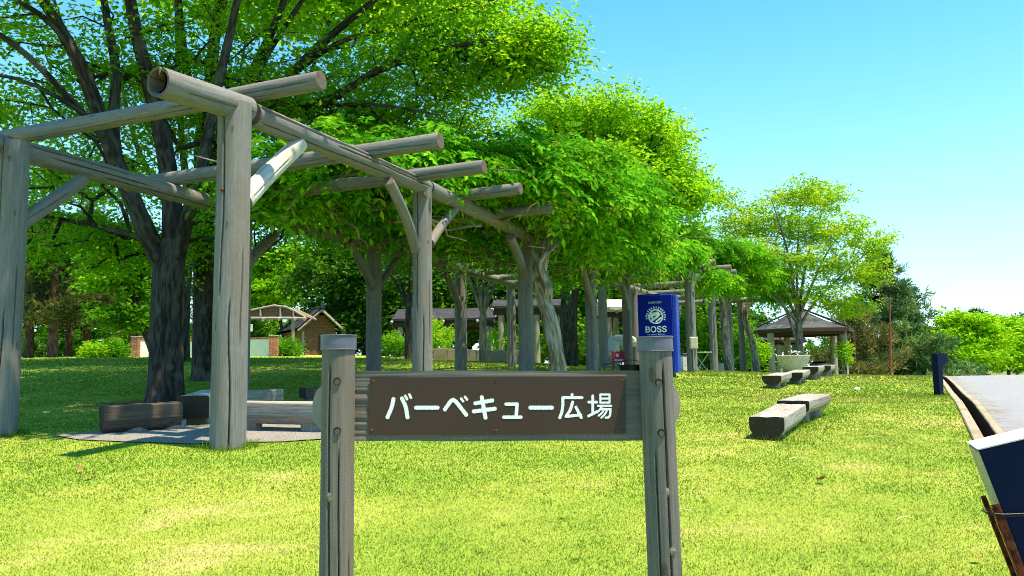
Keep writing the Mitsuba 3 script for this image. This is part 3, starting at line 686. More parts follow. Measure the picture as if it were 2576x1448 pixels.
pbeam(pg, 'beam', bR[0], bR[1] + [.03, .1, 0], .126, .124, 3, sides=128, seg=.03, cracks=[(3.4, .10, .5, -.2, .12), (.3, .05, .3, 0, .6), (5.2, .04, .12, .2, 1)], hollow0=.45)
pbeam(pg, 'beam', bR[1] + [.05, .16, -.02], bR[2] + [.0, .02, .0], .115, .112, 5, sides=144, seg=.04, cracks=[(4.22, .15, .55, .0, .90), (4.75, .07, .35, .35, .99), (3.6, .06, .3, .45, 1), (5.5, .05, .25, 0, .7), (4.5, .05, .3, .6, .97)], rough=.035)
pbeam(pg, 'beam', bR[2] + [.02, .06, .0], bR[3], .11, .11, 7, cracks=[(4.2, .08, .25, .2, 1)])
pbeam(pg, 'beam', bR[3] + [.02, .05, 0], bR[4], .11, .11, 8)
pbeam(pg, 'beam', bR[4] + [.02, .05, 0], bR[5], .11, .11, 9)
bL = [P(-130, 322, 7.35), P(4, 366, 8.05), P(604, 530, 11.95), P(940, 618, 15.7), P(1160, 678, 19.5), P(1300, 715, 23.8)]
pbeam(pg, 'beam', bL[0], bL[1], .115, .115, 11)
pbeam(pg, 'beam', bL[1] + [.02, .05, 0], bL[2], .118, .112, 12, sides=144, seg=.05, cracks=[(4.3, .10, .45, .02, .42), (5.0, .06, .35, .12, .5), (5.5, .05, .35, .3, .9)], rough=.03)
hd = trimesh.creation.cylinder(.074, .004, sections=40); hd.apply_transform(trimesh.geometry.align_vectors([0, 0, 1], nrm(bR[1] - bR[0]))); hd.apply_translation(bR[0] + nrm(bR[1] - bR[0]) * .43); part(pg + '__beam', 'hollow_shade', hd, 'hole_shade')  # dark disc stands in for the shade deep in the hollow end
for a, b, sd in ((2, 3, 13), (3, 4, 14), (4, 5, 15)): pbeam(pg, 'beam', bL[a] + [.02, .05, 0], bL[b], .11, .108, sd)
raf = [(808, 202, 7.23, .088), (1108, 354, 9.12, .098), (1218, 419, 10.3, .092), (1310, 474, 11.6, .09)]
ends = [P(*r[:3]) for r in raf]
for k in range(8): ends.append(ends[3] + np.array([.385, 1.0, .0]) * 1.3 * (k + 1) + [0, 0, -.04])
rr = np.random.default_rng(7)
for k, e in enumerate(ends):
    l = 4.6 + .2 * rr.random(); far = e + np.array([-.933, .359, -.012]) * l
    r = raf[k][3] if k < 4 else .088
    pbeam(pg, 'rafter', e, far, r, r * .97, 60 + k, sides=96 if k < 4 else 20, seg=.06 if k < 4 else .3, cracks=[(.6, .05, .25, .1, .8), (5.6, .05, .25, .3, 1), (1.2, .05, .2, 0, .4)] if k < 4 else (), rough=.022, bend=.02)
br = [((612, 505, 7.22), (753, 362, 8.08), .092), ((42, 566, 8.1), (208, 452, 8.88), .082), ((1046, 628, 10.93), (978, 455, 9.85), .072), ((1082, 612, 11.08), (1145, 525, 11.95), .066),
      ((1318, 692, 14.72), (1283, 595, 13.6), .085), ((940, 725, 15.62), (876, 608, 14.5), .082), ((950, 728, 15.85), (1003, 645, 16.9), .08), ((1158, 778, 19.45), (1122, 690, 18.4), .085),
      ((612, 676, 12.02), (692, 590, 13.0), .085), ((1487, 768, 18.6), (1456, 650, 17.4), .085), ((1330, 700, 15.0), (1372, 640, 16.0), .07), ((1578, 775, 22.4), (1560, 700, 21.4), .08)]
for k, (a, b, r) in enumerate(br): pbeam(pg, 'brace', P(*a), P(*b), r, r * .92, 80 + k, mat='pale_wood' if k == 0 else 'log_wood', sides=96 if k < 4 else 32, seg=.05, cracks=[(3.2, .05, .2, .2, .9), (4.6, .05, .25, .05, .7), (2.2, .05, .25, .3, 1)] if k < 4 else (), rough=.03, bend=.02 if k != 2 else .035)
bo = trimesh.creation.icosphere(2, .018); bo.apply_transform(np.diag([1, .6, 1, 1])); bo.apply_translation(P(559, 476, 7.16 - .143)); part(pg, 'bolt', bo, 'rust', smooth=True)

p2 = thing('log_pergola', 'farther log pergola behind the blue vending machine, half covered in vine', 'pergola')
R2 = [(1742, 25.0, .155), (1797, 28.7, .14), (1838, 32.5, .145), (1870, 36.3, .14)]
tz = [2.92, 2.95, 3.0, 3.05]
tops = []
for k, (px, Y, r) in enumerate(R2):
    pp, (x, y) = post_at(p2, px, Y, r, tz[k], 120 + k); tops.append(np.array([x, y, tz[k] - .02]))
    lx, ly = x - 2.6, y + 1.15
    m, u = log([lx, ly, float(gz(lx, ly)) - .2], [lx, ly, tz[k]], .15, .14, 24, .25, 130 + k); part(p2, 'post', m, 'log_wood', smooth=True, uv=u)
dirb = nrm(tops[1] - tops[0])
for off in (np.zeros(3), np.array([-2.6, 1.15, 0])):
    pbeam(p2, 'beam', tops[0] - dirb * .75 + off, tops[0] + dirb * .1 + off, .15, .15, 140, sides=32, hollow0=.2)
    for k in range(3): pbeam(p2, 'beam', tops[k] + dirb * .12 + off, tops[k + 1] + off, .13, .13, 141 + k, sides=24, seg=.2)
for k, (px, py, Y) in enumerate(((1799, 659, 25.0), (1839, 673, 26.6), (1852, 684, 28.0), (1880, 704, 29.8), (1906, 724, 31.8), (1919, 738, 33.6), (1930, 752, 35.4))):
    e = P(px, py, Y); pbeam(p2, 'rafter', e, e + np.array([-.915, .40, 0]) * 4.4, .11, .11, 150 + k, sides=24, seg=.25)
for k in range(4):
    a = tops[k] - [0, 0, .75]; pbeam(p2, 'brace', a, tops[k] + dirb * .8, .08, .08, 160 + k, sides=20, seg=.15)
    if k: pbeam(p2, 'brace', a, tops[k] - dirb * .8, .08, .08, 165 + k, sides=20, seg=.15)
mb = thing('meter_box', 'small cream electric box fixed on the front post of the farther pergola', 'box')
c = P(1745, 862, 24.8); part(mb, 'case', box(c, (.24, .12, .36), 0, .01), 'cream_plastic'); part(mb, 'lid', box(c - [0, .065, 0], (.20, .012, .31), 0, .004), 'cream_plastic')
cnd, u = tube([c - [.02, 0, .18], c - [.02, -.02, .8]], .02, 10); part(mb, 'conduit', cnd, 'grey_metal', smooth=True)

# ------------------------------------------------------------------ log benches
def bench(a, b, w, h, seat, label, seed, group=None, mat='bench_wood', rnd=True, feet=(.22, .78), foot_mat='concrete'):
    """A half-log seat on two short feet; a, b: ends on the ground plan."""
    t = thing('log_bench', label, 'bench', group)
    a, b = np.asarray(a, float)[:2], np.asarray(b, float)[:2]
    za, zb = float(gz(*a)) + seat, float(gz(*b)) + seat
    m, u = prism_log([*a, za], [*b, zb], w, h, seed, rnd)
    part(t, 'seat', m, mat, smooth=True, uv=u)
    yaw = math.atan2(b[1] - a[1], b[0] - a[0])
    for f in feet:
        c = a + (b - a) * f; z0 = float(gz(*c)) - .08; z1 = za + (zb - za) * f - h * .72
        if rnd:
            m, u = log([*c, z0], [*c, z1], .115, .105, 20, .1, seed + int(f * 10)); part(t, 'foot', m, 'bench_wood', smooth=True, uv=u)
        else: part(t, 'foot', box([*c, (z0 + z1) / 2], (.16, w * .75, z1 - z0), yaw, .01), foot_mat)
    return t
def G(px, py, Y): return P(px, py, Y)[:2]
ax1 = nrm(np.array([.51, 1.0])); sd1 = np.array([ax1[1], -ax1[0]])
c0 = G(1928, 1060, 7.6)
bench(c0, c0 + ax1 * 1.55, .32, .21, .215, 'nearest grey half-log bench on the open lawn, dark end grain towards the sign', 3)
c1_ = c0 + ax1 * 1.58 + sd1 * .02
bench(c1_, c1_ + ax1 * 1.25 + sd1 * .10, .35, .17, .25, 'paler half-log bench butted to the far end of the nearest lawn bench', 5)
q0 = G(1941, 950, 16.4); ax2 = nrm(np.array([.47, 1.0])); sd2 = np.array([ax2[1], -ax2[0]])
for k, (off, side, ln, st, lab) in enumerate(((0, 0, 1.9, .265, 'first half-log bench of the far row of four, nearest the camera'), (2.0, .22, 1.8, .27, 'second half-log bench of the far row, set a little to the right'),
                                    (4.6, .35, 2.0, .33, 'third half-log bench of the far row, below the stone bowl'), (7.6, .45, 2.0, .33, 'farthest half-log bench of the row, beside the blue bins'))):
    a = q0 + ax2 * off + sd2 * side
    bench(a, a + ax2 * ln, .38, .19, st, lab, 11 + k)
# benches on the pergola floor
bench(G(255, 1030, 8.1), G(450, 1030, 8.5), .36, .25, .275, 'dark round half-log bench in the shade between the front posts', 21, mat='shaded_wood', rnd=True, feet=(.45, .95))
bench(G(488, 1012, 8.75), G(535, 1002, 9.9), .31, .24, .32, 'short squared log bench seen end-on beside the front post', 22, rnd=False)
bench(G(606, 1030, 8.35), G(830, 1020, 8.15), .34, .22, .29, 'pale sunlit log bench behind the left sign post', 23, feet=(.12, .8))
bench(G(600, 1006, 10.9), G(704, 1006, 11.2), .34, .15, .25, 'dark bench in the shade behind the pale sunlit bench', 24, rnd=False)
bench(G(760, 1010, 11.6), G(860, 1008, 11.9), .34, .15, .24, 'black bench in the deep shade just left of the sign post', 25, mat='shaded_wood', rnd=False)

# ------------------------------------------------------------------ navy road-side posts and the stakes
def rot_local(c, yaw): return np.array([math.cos(yaw) * c[0] - math.sin(yaw) * c[1], math.sin(yaw) * c[0] + math.cos(yaw) * c[1], c[2]])
nb = thing('roadside_marker', 'navy metal panel with white sloped top in the front right corner', 'marker post')
yawm = math.radians(38)
def mk(t, o, W, D, H, head, yaw, zb, stem=None, white=False):
    """A sheet-metal post with a wider head: o is the front left upper corner."""
    stem = stem or W * .9
    prof = Polygon([(0, 0), (W, 0), (W, -head * .62), (stem * 1.3, -head), (stem, -H), (0, -H)])
    e = trimesh.creation.extrude_polygon(prof, D, engine='earcut'); v = np.array(e.vertices)
    w = np.array([rot_local([a, b_, c]) if False else rot_local(np.array([a, b_, c]), yaw) for a, c, b_ in zip(v[:, 0], v[:, 1], v[:, 2])]) + o
    mm = trimesh.Trimesh(w, e.faces, process=False)
    if mm.volume < 0: mm.faces = np.array(e.faces)[:, ::-1]
    part(t, 'body', mm, 'navy_paint')
    if not white: part(t, 'top_plate', box(o + rot_local(np.array([W / 2, D / 2, .0035]), yaw), (W + .004, D + .004, .005), yaw, .001), 'navy_paint'); return
    tp = box(o + rot_local(np.array([W / 2, D / 2, .0155]), yaw), (W + .004, D * 1.30, .006), yaw, .001, trimesh.transformations.rotation_matrix(.55, [1, 0, 0]))
    part(t, 'top_plate', tp, 'white_edge')
    sdp = box(o + rot_local(np.array([-.0025, D / 2, -H * .5]), yaw), (.004, D - .002, H - .01), yaw, .001)
    part(t, 'side_plate', sdp, 'shaded_white_edge')
o = P(2462, 1130, 3.55); psi, lean = math.radians(-23), math.radians(16)
e1 = np.array([math.cos(psi), math.sin(psi), 0]); e2 = np.array([-math.sin(psi), math.cos(psi), 0]); e3 = np.array([0, 0, 1.0])
e1, e3 = e1 * math.cos(lean) + e3 * math.sin(lean), e3 * math.cos(lean) - e1 * math.sin(lean)
def leaning(c, size, bevel=.004):
    """A box in the leaning post's own axes (right, back, up), measured from its upper front left corner."""
    m = box((0, 0, 0), size, 0, bevel); m.vertices = o + (np.array(m.vertices) + np.asarray(c, float)) @ np.stack([e1, e2, e3]); return m
part(nb, 'body', leaning((.17, .17, -.62), (.34, .34, 1.235), .006), 'navy_paint')
part(nb, 'top_plate', leaning((.17, .17, .0015), (.352, .352, .008), .002), 'white_edge')
part(nb, 'side_plate', leaning((-.0035, .17, -.24), (.005, .33, .46), .001), 'shaded_white_edge', label='pale left side plate')
st = thing('steel_stake', 'rusty angle-iron stake wired to the near navy post', 'stake')
def angle_iron(a, b, w=.036, t=.004):
    prof = Polygon([(0, 0), (w, 0), (w, t), (t, t), (t, w), (0, w)]); L = np.linalg.norm(b - a); ax = (b - a) / L
    e = trimesh.creation.extrude_polygon(prof, L, engine='earcut'); v = np.array(e.vertices); sx = nrm(e1 - ax * (e1 @ ax)); sy = np.cross(ax, sx)
    mm = trimesh.Trimesh(a + v[:, :1] * sx + v[:, 1:2] * sy + v[:, 2:3] * ax, e.faces, process=False)
    return mm
s0 = P(2490, 1270, 3.46); put(st + '__angle', angle_iron(s0, s0 + np.array([.30, -.01, -.95])), 'rust')
st2 = thing('steel_stake', 'second rusty stake at the left edge of the near navy post', 'stake')
s1 = P(2466, 1248, 3.62); put(st2 + '__angle', angle_iron(s1, s1 + np.array([.30, -.01, -.95]), .022), 'rust')
wr = thing('wire_tie', 'dark twisted wire tied round the near navy post and its stake', 'wire')
wl = spline(np.array([P(2472, 1284, 3.62), P(2486, 1292, 3.46), P(2520, 1298, 3.43), P(2576, 1296, 3.42), P(2680, 1290, 3.38), P(2740, 1280, 3.45)]), .03)
m, u = tube(wl, .0032, 8); part(wr, 'loop', m, 'wire', smooth=True)
m, u = tube(wl + [0, -.002, .008], .0028, 8); part(wr, 'loop', m, 'wire', smooth=True)
fb = thing('roadside_marker', 'navy hooded metal post standing on the lawn edge beside the road', 'marker post')
mk(fb, P(2358, 889, 14.4), .30, .115, .95, .22, math.radians(30), 0, .10)

# ------------------------------------------------------------------ drinks machine
vm = thing('vending_machine', 'blue drinks vending machine with pale round emblem, behind the right sign post', 'vending machine')
VY = 20.5; tl, tr, fr = P(1603, 743, VY), P(1690, 740, VY - .25), P(1708, 744, VY + .55)
base_z = float(gz(tl[0] + .9, VY - .2)) + .02
hz = tl[2]; wv = nrm(np.array([tr[0] - tl[0], tr[1] - tl[1], 0])); wl_ = np.linalg.norm((tr - tl)[:2]); dv = np.array([-wv[1], wv[0], 0]); dl = .74
yawv = math.atan2(wv[1], wv[0]); cen = tl + wv * wl_ / 2 + dv * dl / 2; Hm = hz - base_z
part(vm, 'cabinet', box([cen[0], cen[1], base_z + .1 + (Hm - .1) / 2], (wl_, dl, Hm - .1), yawv, .012), 'machine_blue')
part(vm, 'side_panel', box(np.array([cen[0], cen[1], base_z + .1 + (Hm - .1) / 2]) - dv * (dl / 2 + .004), (wl_ - .02, .012, Hm - .13), yawv, .004), 'machine_navy', label='dark navy side panel with the emblem')
part(vm, 'door', box(np.array([cen[0], cen[1], base_z + .1 + (Hm - .1) / 2]) + wv * (wl_ / 2 + .05) , (.10, dl - .01, Hm - .12), yawv, .015), 'machine_blue')
part(vm, 'plinth', box([cen[0], cen[1], base_z + .04], (wl_ * .94, dl * .9, .2), yawv, .01), 'black_plastic')
part(vm, 'roof_cap', box([cen[0], cen[1], hz + .012], (wl_ * .96, dl * .96, .022), yawv, .006), 'machine_navy')
fo = tl - dv * .012; fo = fo + np.array([0, 0, 0.0])
def on_machine(mesh, cx, cz):
    """Flat print on the side panel: mesh drawn in x, y metres; cx from the left edge, cz below the top."""
    v = np.array(mesh.vertices); w = fo + wv * (cx + v[:, :1]) + np.array([0, 0, 1.0]) * (v[:, 1:2] - cz) - dv * v[:, 2:3]
    return trimesh.Trimesh(w, mesh.faces, process=False)
def text_at(s, h, cx, cz, bold=False):
    tm = meshkit.text_mesh(s, h, .002, bold); b = tm.bounds; tm.apply_translation([-(b[0][0] + b[1][0]) / 2, 0, .0])
    return on_machine(tm, cx, cz)
mid = wl_ * .52; s_ = wl_ / 480.0            # crop pixels to metres on this face
put(vm + '__lettering', text_at('BOSS', 82 * s_, mid, (672 - 150) * s_, True), 'print_pale', label='pale word BOSS')
put(vm + '__lettering', text_at('SUNTORY', 28 * s_, mid - 8 * s_, (272 - 150) * s_), 'print_pale')
put(vm + '__lettering', text_at('THE BOSS OF THEM ALL', 15 * s_, mid, (712 - 150) * s_), 'print_pale')
put(vm + '__lettering', text_at('SINCE 1992', 15 * s_, mid, (748 - 150) * s_), 'print_pale')
ex_ = lambda p: trimesh.creation.extrude_polygon(p, .002, engine='earcut')
ring = Point(0, 0).buffer(104, 40).difference(Point(0, 0).buffer(84, 40))
em = [ring]
for a in np.arange(-20, 205, 15.0):          # worn lettering arched over the emblem, too small to read
    r = math.radians(a); cxy = (128 * math.cos(r), 128 * math.sin(r))
    em.append(Polygon([(cxy[0] + x * math.cos(r) - y * math.sin(r), cxy[1] + x * math.sin(r) + y * math.cos(r)) for x, y in ((-13, -8), (13, -8), (13, 8), (-13, 8))]))
em.append(Point(-8, 10).buffer(70).intersection(LineString([(-80, 20), (70, 55)]).buffer(26)))
em.append(LineString([(-60, -55), (10, -10), (50, 30)]).buffer(15)); em.append(LineString([(5, -70), (70, -20)]).buffer(12)); em.append(LineString([(-75, 5), (-30, -30)]).buffer(12))
ms = []
for pz in em:
    for gp in getattr(pz, 'geoms', [pz]):
        if gp.is_empty: continue
        e = ex_(gp); e.vertices = np.array(e.vertices) * [s_, s_, 1]; ms.append(e)
put(vm + '__emblem', on_machine(join(ms), mid, (455 - 150) * s_), 'print_pale', label='pale round emblem')

# red notice board, low rail and black tub beside the machine
rb = thing('notice_board', 'small red notice board on thin legs left of the vending machine', 'board')
c = P(1556, 897, 21.5); part(rb, 'panel', box(c, (.36, .02, .29), .1, .003), 'red_paint')
put(rb + '__print', join([box(c + [.0, -.013, -.09], (.22, .004, .04), .1, .001), box(c + [-.03, -.013, .04], (.08, .004, .08), .1, .001)]), 'white_plastic')
for sx in (-.15, .15):
    g0 = c + [sx, .02, 0]; m, u = tube([[g0[0], g0[1], float(gz(g0[0], g0[1])) - .05], g0], .012, 8); part(rb, 'leg', m, 'red_pole', smooth=True)
rl = thing('low_rail', 'thin red rail close to the ground left of the notice board', 'rail')
a, b = P(1518, 915, 21.6), P(1543, 914, 21.6); m, u = tube([a, b], .02, 8); part(rl, 'bar', m, 'red_pole', smooth=True)
for q in (a, b):
    m, u = tube([[q[0], q[1], float(gz(q[0], q[1])) - .05], q], .015, 8); part(rl, 'foot', m, 'red_pole', smooth=True)
tb = thing('tub', 'black plastic tub on the ground beside the vending machine', 'tub')
c = P(1585, 918, 20.9); zb = float(gz(c[0], c[1])); lat = trimesh.creation.revolve(np.array([[0, 0], [.2, 0], [.25, .02], [.28, .24], [.31, .25], [.31, .27], [.27, .27], [.24, .05], [0, .05]]), sections=28)
lat.apply_translation([c[0], c[1], zb - .01]); part(tb, 'shell', lat, 'black_plastic', smooth=30)
hd, u = tube(spline(np.array([[c[0] - .29, c[1], zb + .24], [c[0] - .15, c[1] - .1, zb + .36], [c[0] + .15, c[1] - .1, zb + .36], [c[0] + .29, c[1], zb + .24]]), .05), .01, 8); part(tb, 'handle', hd, 'black_plastic', smooth=True)

# folding table and crates behind the farther pergola
ft = thing('folding_table', 'pale folding table behind the front post of the farther pergola', 'table')
c = P(1764, 886, 27.5); zg = float(gz(c[0], c[1])); part(ft, 'top', box(c, (.62, .5, .03), 0, .008), 'white_plastic')
for sx in (-1, 1):
    m, u = tube([c + [sx * .26, 0, -.01], [c[0] - sx * .2, c[1], zg]], .018, 8); part(ft, 'leg', m, 'grey_metal', smooth=True)
cb = thing('cool_box', 'white plastic cool box between the vending machine and the pergola post', 'box')
c = P(1722, 905, 25.5); zg = float(gz(c[0], c[1])); part(cb, 'body', box([c[0], c[1], zg + .25], (.42, .36, .5), .2, .03), 'white_plastic'); part(cb, 'lid', box([c[0], c[1], zg + .53], (.45, .39, .06), .2, .02), 'bin_blue')
for k, (px, Y, lab) in enumerate(((1809, 30.0, 'brown stump stool between posts of the farther pergola'),)):
    t = thing('stump_stool', lab, 'stool'); b = P(px, 925, Y); z = float(gz(b[0], b[1])); m, u = log([b[0], b[1], z - .05], [b[0], b[1], z + .32], .19, .17, 28, .06, 5); part(t, 'stump', m, 'bench_wood', smooth=True, uv=u)

# ------------------------------------------------------------------ stone bowl, bins, lamp posts
bw = thing('stone_bowl', 'wide pale stone bowl planter on the lawn crest in front of the gazebo', 'planter')
c = P(1997, 935, 27.0); zb = float(gz(c[0], c[1]))
prof = np.array([[0, -.05], [.17, -.05], [.18, .0], [.16, .05], [.23, .07], [.31, .13], [.39, .25], [.465, .42], [.53, .58], [.555, .63], [.535, .64], [.50, .64], [.47, .58], [.40, .45], [0, .45]])
m = trimesh.creation.revolve(prof, sections=56); v = np.array(m.vertices); v *= [1, 1, 1.0]; m = trimesh.Trimesh(v + [c[0], c[1], zb], m.faces, process=False)
part(bw, 'bowl', m, 'pale_stone', smooth=35)
part(bw, 'soil', trimesh.Trimesh(np.array(trimesh.creation.cylinder(.46, .02, sections=40).vertices) + [c[0], c[1], zb + .56], trimesh.creation.cylinder(.46, .02, sections=40).faces), 'drain_mud')
fl = thing('flower_clump', 'few pale blossoms showing over the rim of the stone bowl', 'flowers')
rng = np.random.default_rng(4); n = 60
pp = np.column_stack([c[0] + rng.normal(.0, .10, n), c[1] + rng.normal(-.2, .08, n), zb + .60 + rng.random(n) * .17])
m, col_ = leaf_mesh(pp, rng.standard_normal((n, 3)) + [0, 0, 1], rng.standard_normal((n, 3)), .06, .05, np.ones((n, 3))); part(fl, 'blossom', m, 'blossom', kind='stuff')
m, col_ = leaf_mesh(pp - [0, 0, .08], rng.standard_normal((n, 3)), rng.standard_normal((n, 3)) + [0, 0, 1.5], .12, .03, palette(rng, n, [(.06, .14, .02)], [1])); part(fl, 'leaves', m, 'leaf', color=col_, kind='stuff')
for px, Y, lab in ((2050, 33.0, 'left one of two slate blue bins behind the stone bowl'), (2066, 32.0, 'right one of two slate blue bins behind the stone bowl')):
    t = thing('litter_bin', lab, 'bin'); b = P(px, 925, Y); z = float(gz(b[0], b[1]))
    m = trimesh.creation.revolve(np.array([[0, 0], [.17, 0], [.2, .42], [.215, .44], [.215, .47], [.19, .47], [.16, .05], [0, .05]]), sections=28); m.apply_translation([b[0], b[1], z]); part(t, 'body', m, 'bin_blue', smooth=30)
    l = trimesh.creation.revolve(np.array([[0, .56], [.1, .545], [.2, .49], [.2, .475], [0, .475]]), sections=28); l.apply_translation([b[0], b[1], z]); part(t, 'lid', l, 'bin_blue', smooth=30)
def lamp(px, pyb, pyt, Y, lab, arm, r=.05):
    t = thing('street_lamp', lab, 'street lamp')
    b = P(px, pyb, Y); z0 = float(gz(b[0], b[1])); top = P(px - 3, pyt, Y)
    m, u = tube([[b[0], b[1], z0 - .1], [b[0], b[1], z0 + .9], [top[0], top[1], top[2]]], [r * 1.25, r, r * .8], 12); part(t, 'pole', m, 'red_pole', smooth=True)
    h = top + [arm, 0, .02]
    if abs(arm) > .05:
        m, u = tube(spline(np.array([top, top + [arm * .25, 0, .18], top + [arm * .75, 0, .20], h + [0, 0, .12]]), .1), .012, 8); part(t, 'arm', m, 'red_pole', smooth=True)
    s = trimesh.creation.revolve(np.array([[0, .16], [.07, .15], [.09, .09], [.30, .0], [.31, -.02], [.29, -.02], [.09, .05], [0, .06]]), sections=28); s.apply_translation(h); sh = part(t, 'lamp_shade', s, 'red_pole', smooth=30)
    g = trimesh.creation.icosphere(2, .07); g.apply_translation(h + [0, 0, .0]); put(sh + '__bulb', g, 'white_plastic', smooth=True)
lamp(2241, 932, 752, 39.0, 'thin rust red lamp post with a hanging shade in front of the dark pine', -.62)
lamp(991, 882, 792, 40.0, 'short rust red lamp post with a pale cap between the pergola posts', 0.0, .045)

# ------------------------------------------------------------------ gazebos
def gazebo(name_label, px, Y, zr, ze, R, posts, sides=6, rot=0.0, pr=.17):
    t = thing('gazebo', name_label, 'gazebo'); c = P(px, 900, Y)
    an = rot + np.arange(sides) * 2 * np.pi / sides
    ring = np.stack([c[0] + R * np.cos(an), c[1] + R * np.sin(an), np.full(sides, ze)], -1); ap = np.array([c[0], c[1], zr])
    V, F = [], []
    for k in range(sides):
        a, b = ring[k], ring[(k + 1) % sides]; n = 6
        o = len(V); pts = []
        for i in range(n + 1):
            f = i / n; sag = -.10 * math.sin(math.pi * f) * (zr - ze)
            pts += [a + (ap - a) * f + [0, 0, sag], b + (ap - b) * f + [0, 0, sag]]
        V += pts
        for i in range(n): F += [[o + 2 * i, o + 2 * i + 1, o + 2 * i + 3], [o + 2 * i, o + 2 * i + 3, o + 2 * i + 2]]
    V = np.array(V); F = np.array(F); lo = V - [0, 0, .1]
    roof = (np.vstack([V, lo]), np.vstack([F, F[:, ::-1] + len(V)]))
    rf = part(t, 'roof', roof, 'mossy_shingle')
    for k in range(sides):
        a, b = ring[k], ring[(k + 1) % sides]; mid = (a + b) / 2 - [0, 0, .1]; put(rf + '__fascia', box(mid, (np.linalg.norm(b - a), .07, .20), math.atan2(b[1] - a[1], b[0] - a[0]), .01), 'dark_plank')
        m, u = tube([a + (ap - a) * .02 + [0, 0, .03], ap + [0, 0, .03]], .05, 6); put(rf + '__hip', m, 'roof_tile', smooth=True)
    put(rf + '__finial', box(ap + [0, 0, .08], (.3, .3, .2), .4, .05), 'roof_tile')
    for (dx, dy) in posts:
        x, y = c[0] + dx, c[1] + dy; z = float(gz(x, y)) - .1
        m, u = log([x, y, z], [x, y, ze], pr, pr, 20, .3, 5); part(t, 'post', m, 'grey_timber', smooth=True)
    for k in range(sides):
        a = c[:2] + .86 * (ring[k, :2] - c[:2]); b = c[:2] + .86 * (ring[(k + 1) % sides, :2] - c[:2])
        part(t, 'beam', box([*((a + b) / 2), ze - .22], (np.linalg.norm(b - a), .14, .2), math.atan2(b[1] - a[1], b[0] - a[0]), .01), 'dark_plank')
    return t
gazebo('grey six-sided gazebo with a mossy shingle roof behind the slender lawn tree', 2020, 42.0, 3.0, 1.90, 2.75, [(-1.95, -1.0), (1.75, -1.0), (-2.2, 1.2), (2.1, 1.2), (0, 2.3)], rot=math.radians(2))
gazebo('smaller shelter with a pale mossy roof seen beneath the eaves of the gazebo', 1955, 54.0, 2.6, 1.75, 2.0, [(-.3, -1.4), (.15, -1.4), (-1.4, .6), (1.4, .6)], rot=math.radians(20), pr=.16)

# open shelters with log-beam roofs on the left and centre
def shelter(lab, x0, x1, pye, pyr, Y, depth, posts, roofmat, rise_back=True):
    t = thing('shelter', lab, 'shelter'); a, b = P(x0, pye, Y), P(x1, pye, Y); zr = P((x0 + x1) / 2, pyr, Y)[2]; ze = (a[2] + b[2]) / 2
    L = b[0] - a[0]
    for side in (0, 1):
        y0, y1 = Y + side * depth, Y + depth / 2
        V = np.array([[a[0], y0, ze], [b[0], y0, ze], [b[0], y1, zr], [a[0], y1, zr]]); V2 = V - [0, 0, .10]
        F = np.array([[0, 1, 2], [0, 2, 3]]) if side == 0 else np.array([[0, 2, 1], [0, 3, 2]])
        rim = [[0, 4, 5], [0, 5, 1], [1, 5, 6], [1, 6, 2], [2, 6, 7], [2, 7, 3], [3, 7, 4], [3, 4, 0]]
        part(t, 'roof', (np.vstack([V, V2]), np.vstack([F, F[:, ::-1] + 4, rim])), roofmat)
    n = max(4, int(L / .75))
    for k in range(n + 1):
        x = a[0] + L * (k + .02) / (n + .04)
        m, u = tube([[x, Y - .28, ze - .20], [x, Y + depth / 2, zr - .18]], .06, 8); part(t, 'rafter', m, 'grey_timber', smooth=True)
    for yy in (Y + .15, Y + depth - .15):
        part(t, 'beam', box([(a[0] + b[0]) / 2, yy, ze - .28], (L * .98, .16, .2), 0, .01), 'dark_plank')
    for f in posts:
        for yy in (Y + .2, Y + depth - .2):
            x = a[0] + L * f; z = float(gz(x, yy)) - .1; m, u = tube([[x, yy, z], [x, yy, ze - .2]], .12, 14); part(t, 'post', m, 'grey_timber', smooth=True)
    return t
shelter('long low shelter with a dark roof behind the middle pergola posts', 985, 1245, 800, 766, 37.0, 4.5, (.08, .5, .93), 'roof_tile')
shelter('open shelter with grey roof edge behind the twisted vine trunk', 1238, 1425, 768, 742, 33.0, 4.0, (.12, .6, .96), 'roof_tile')
shelter('open barbecue shelter with a pale grey roof left of the vending machine', 1515, 1650, 771, 742, 30.0, 3.6, (.12, .46, .9), 'pale_roof')
rk = thing('garden_rock', 'pale rounded boulder under the pale-roofed shelter, lower one of two', 'rock'); 
def rock(t, c, s, seed):
    m = trimesh.creation.icosphere(3); v = np.array(m.vertices); v = v * (1 + .5 * (meshkit.fbm(v * 1.6 + seed, 3, seed)[:, None] - .5)) * s + c; part(t, 'stone', (v, np.array(m.faces)), 'pale_stone', smooth=True)
rock(rk, P(1528, 880, 27.0), np.array([.42, .4, .34]), 3)
rk2 = thing('garden_rock', 'second boulder under the pale-roofed shelter, behind and higher', 'rock'); rock(rk2, P(1560, 860, 29.0), np.array([.62, .45, .26]), 5)
lw = thing('low_wall', 'low mossy concrete wall behind the middle pergola posts', 'wall')
for k in range(6):
    xx = 1090 + 36 * k; a = P(xx + 18, 890, 30.5); z = float(gz(a[0], 30.5)); part(lw, 'block', box([a[0], 30.5, z + .14], (.535, .2, .62), 0, .015), 'concrete')
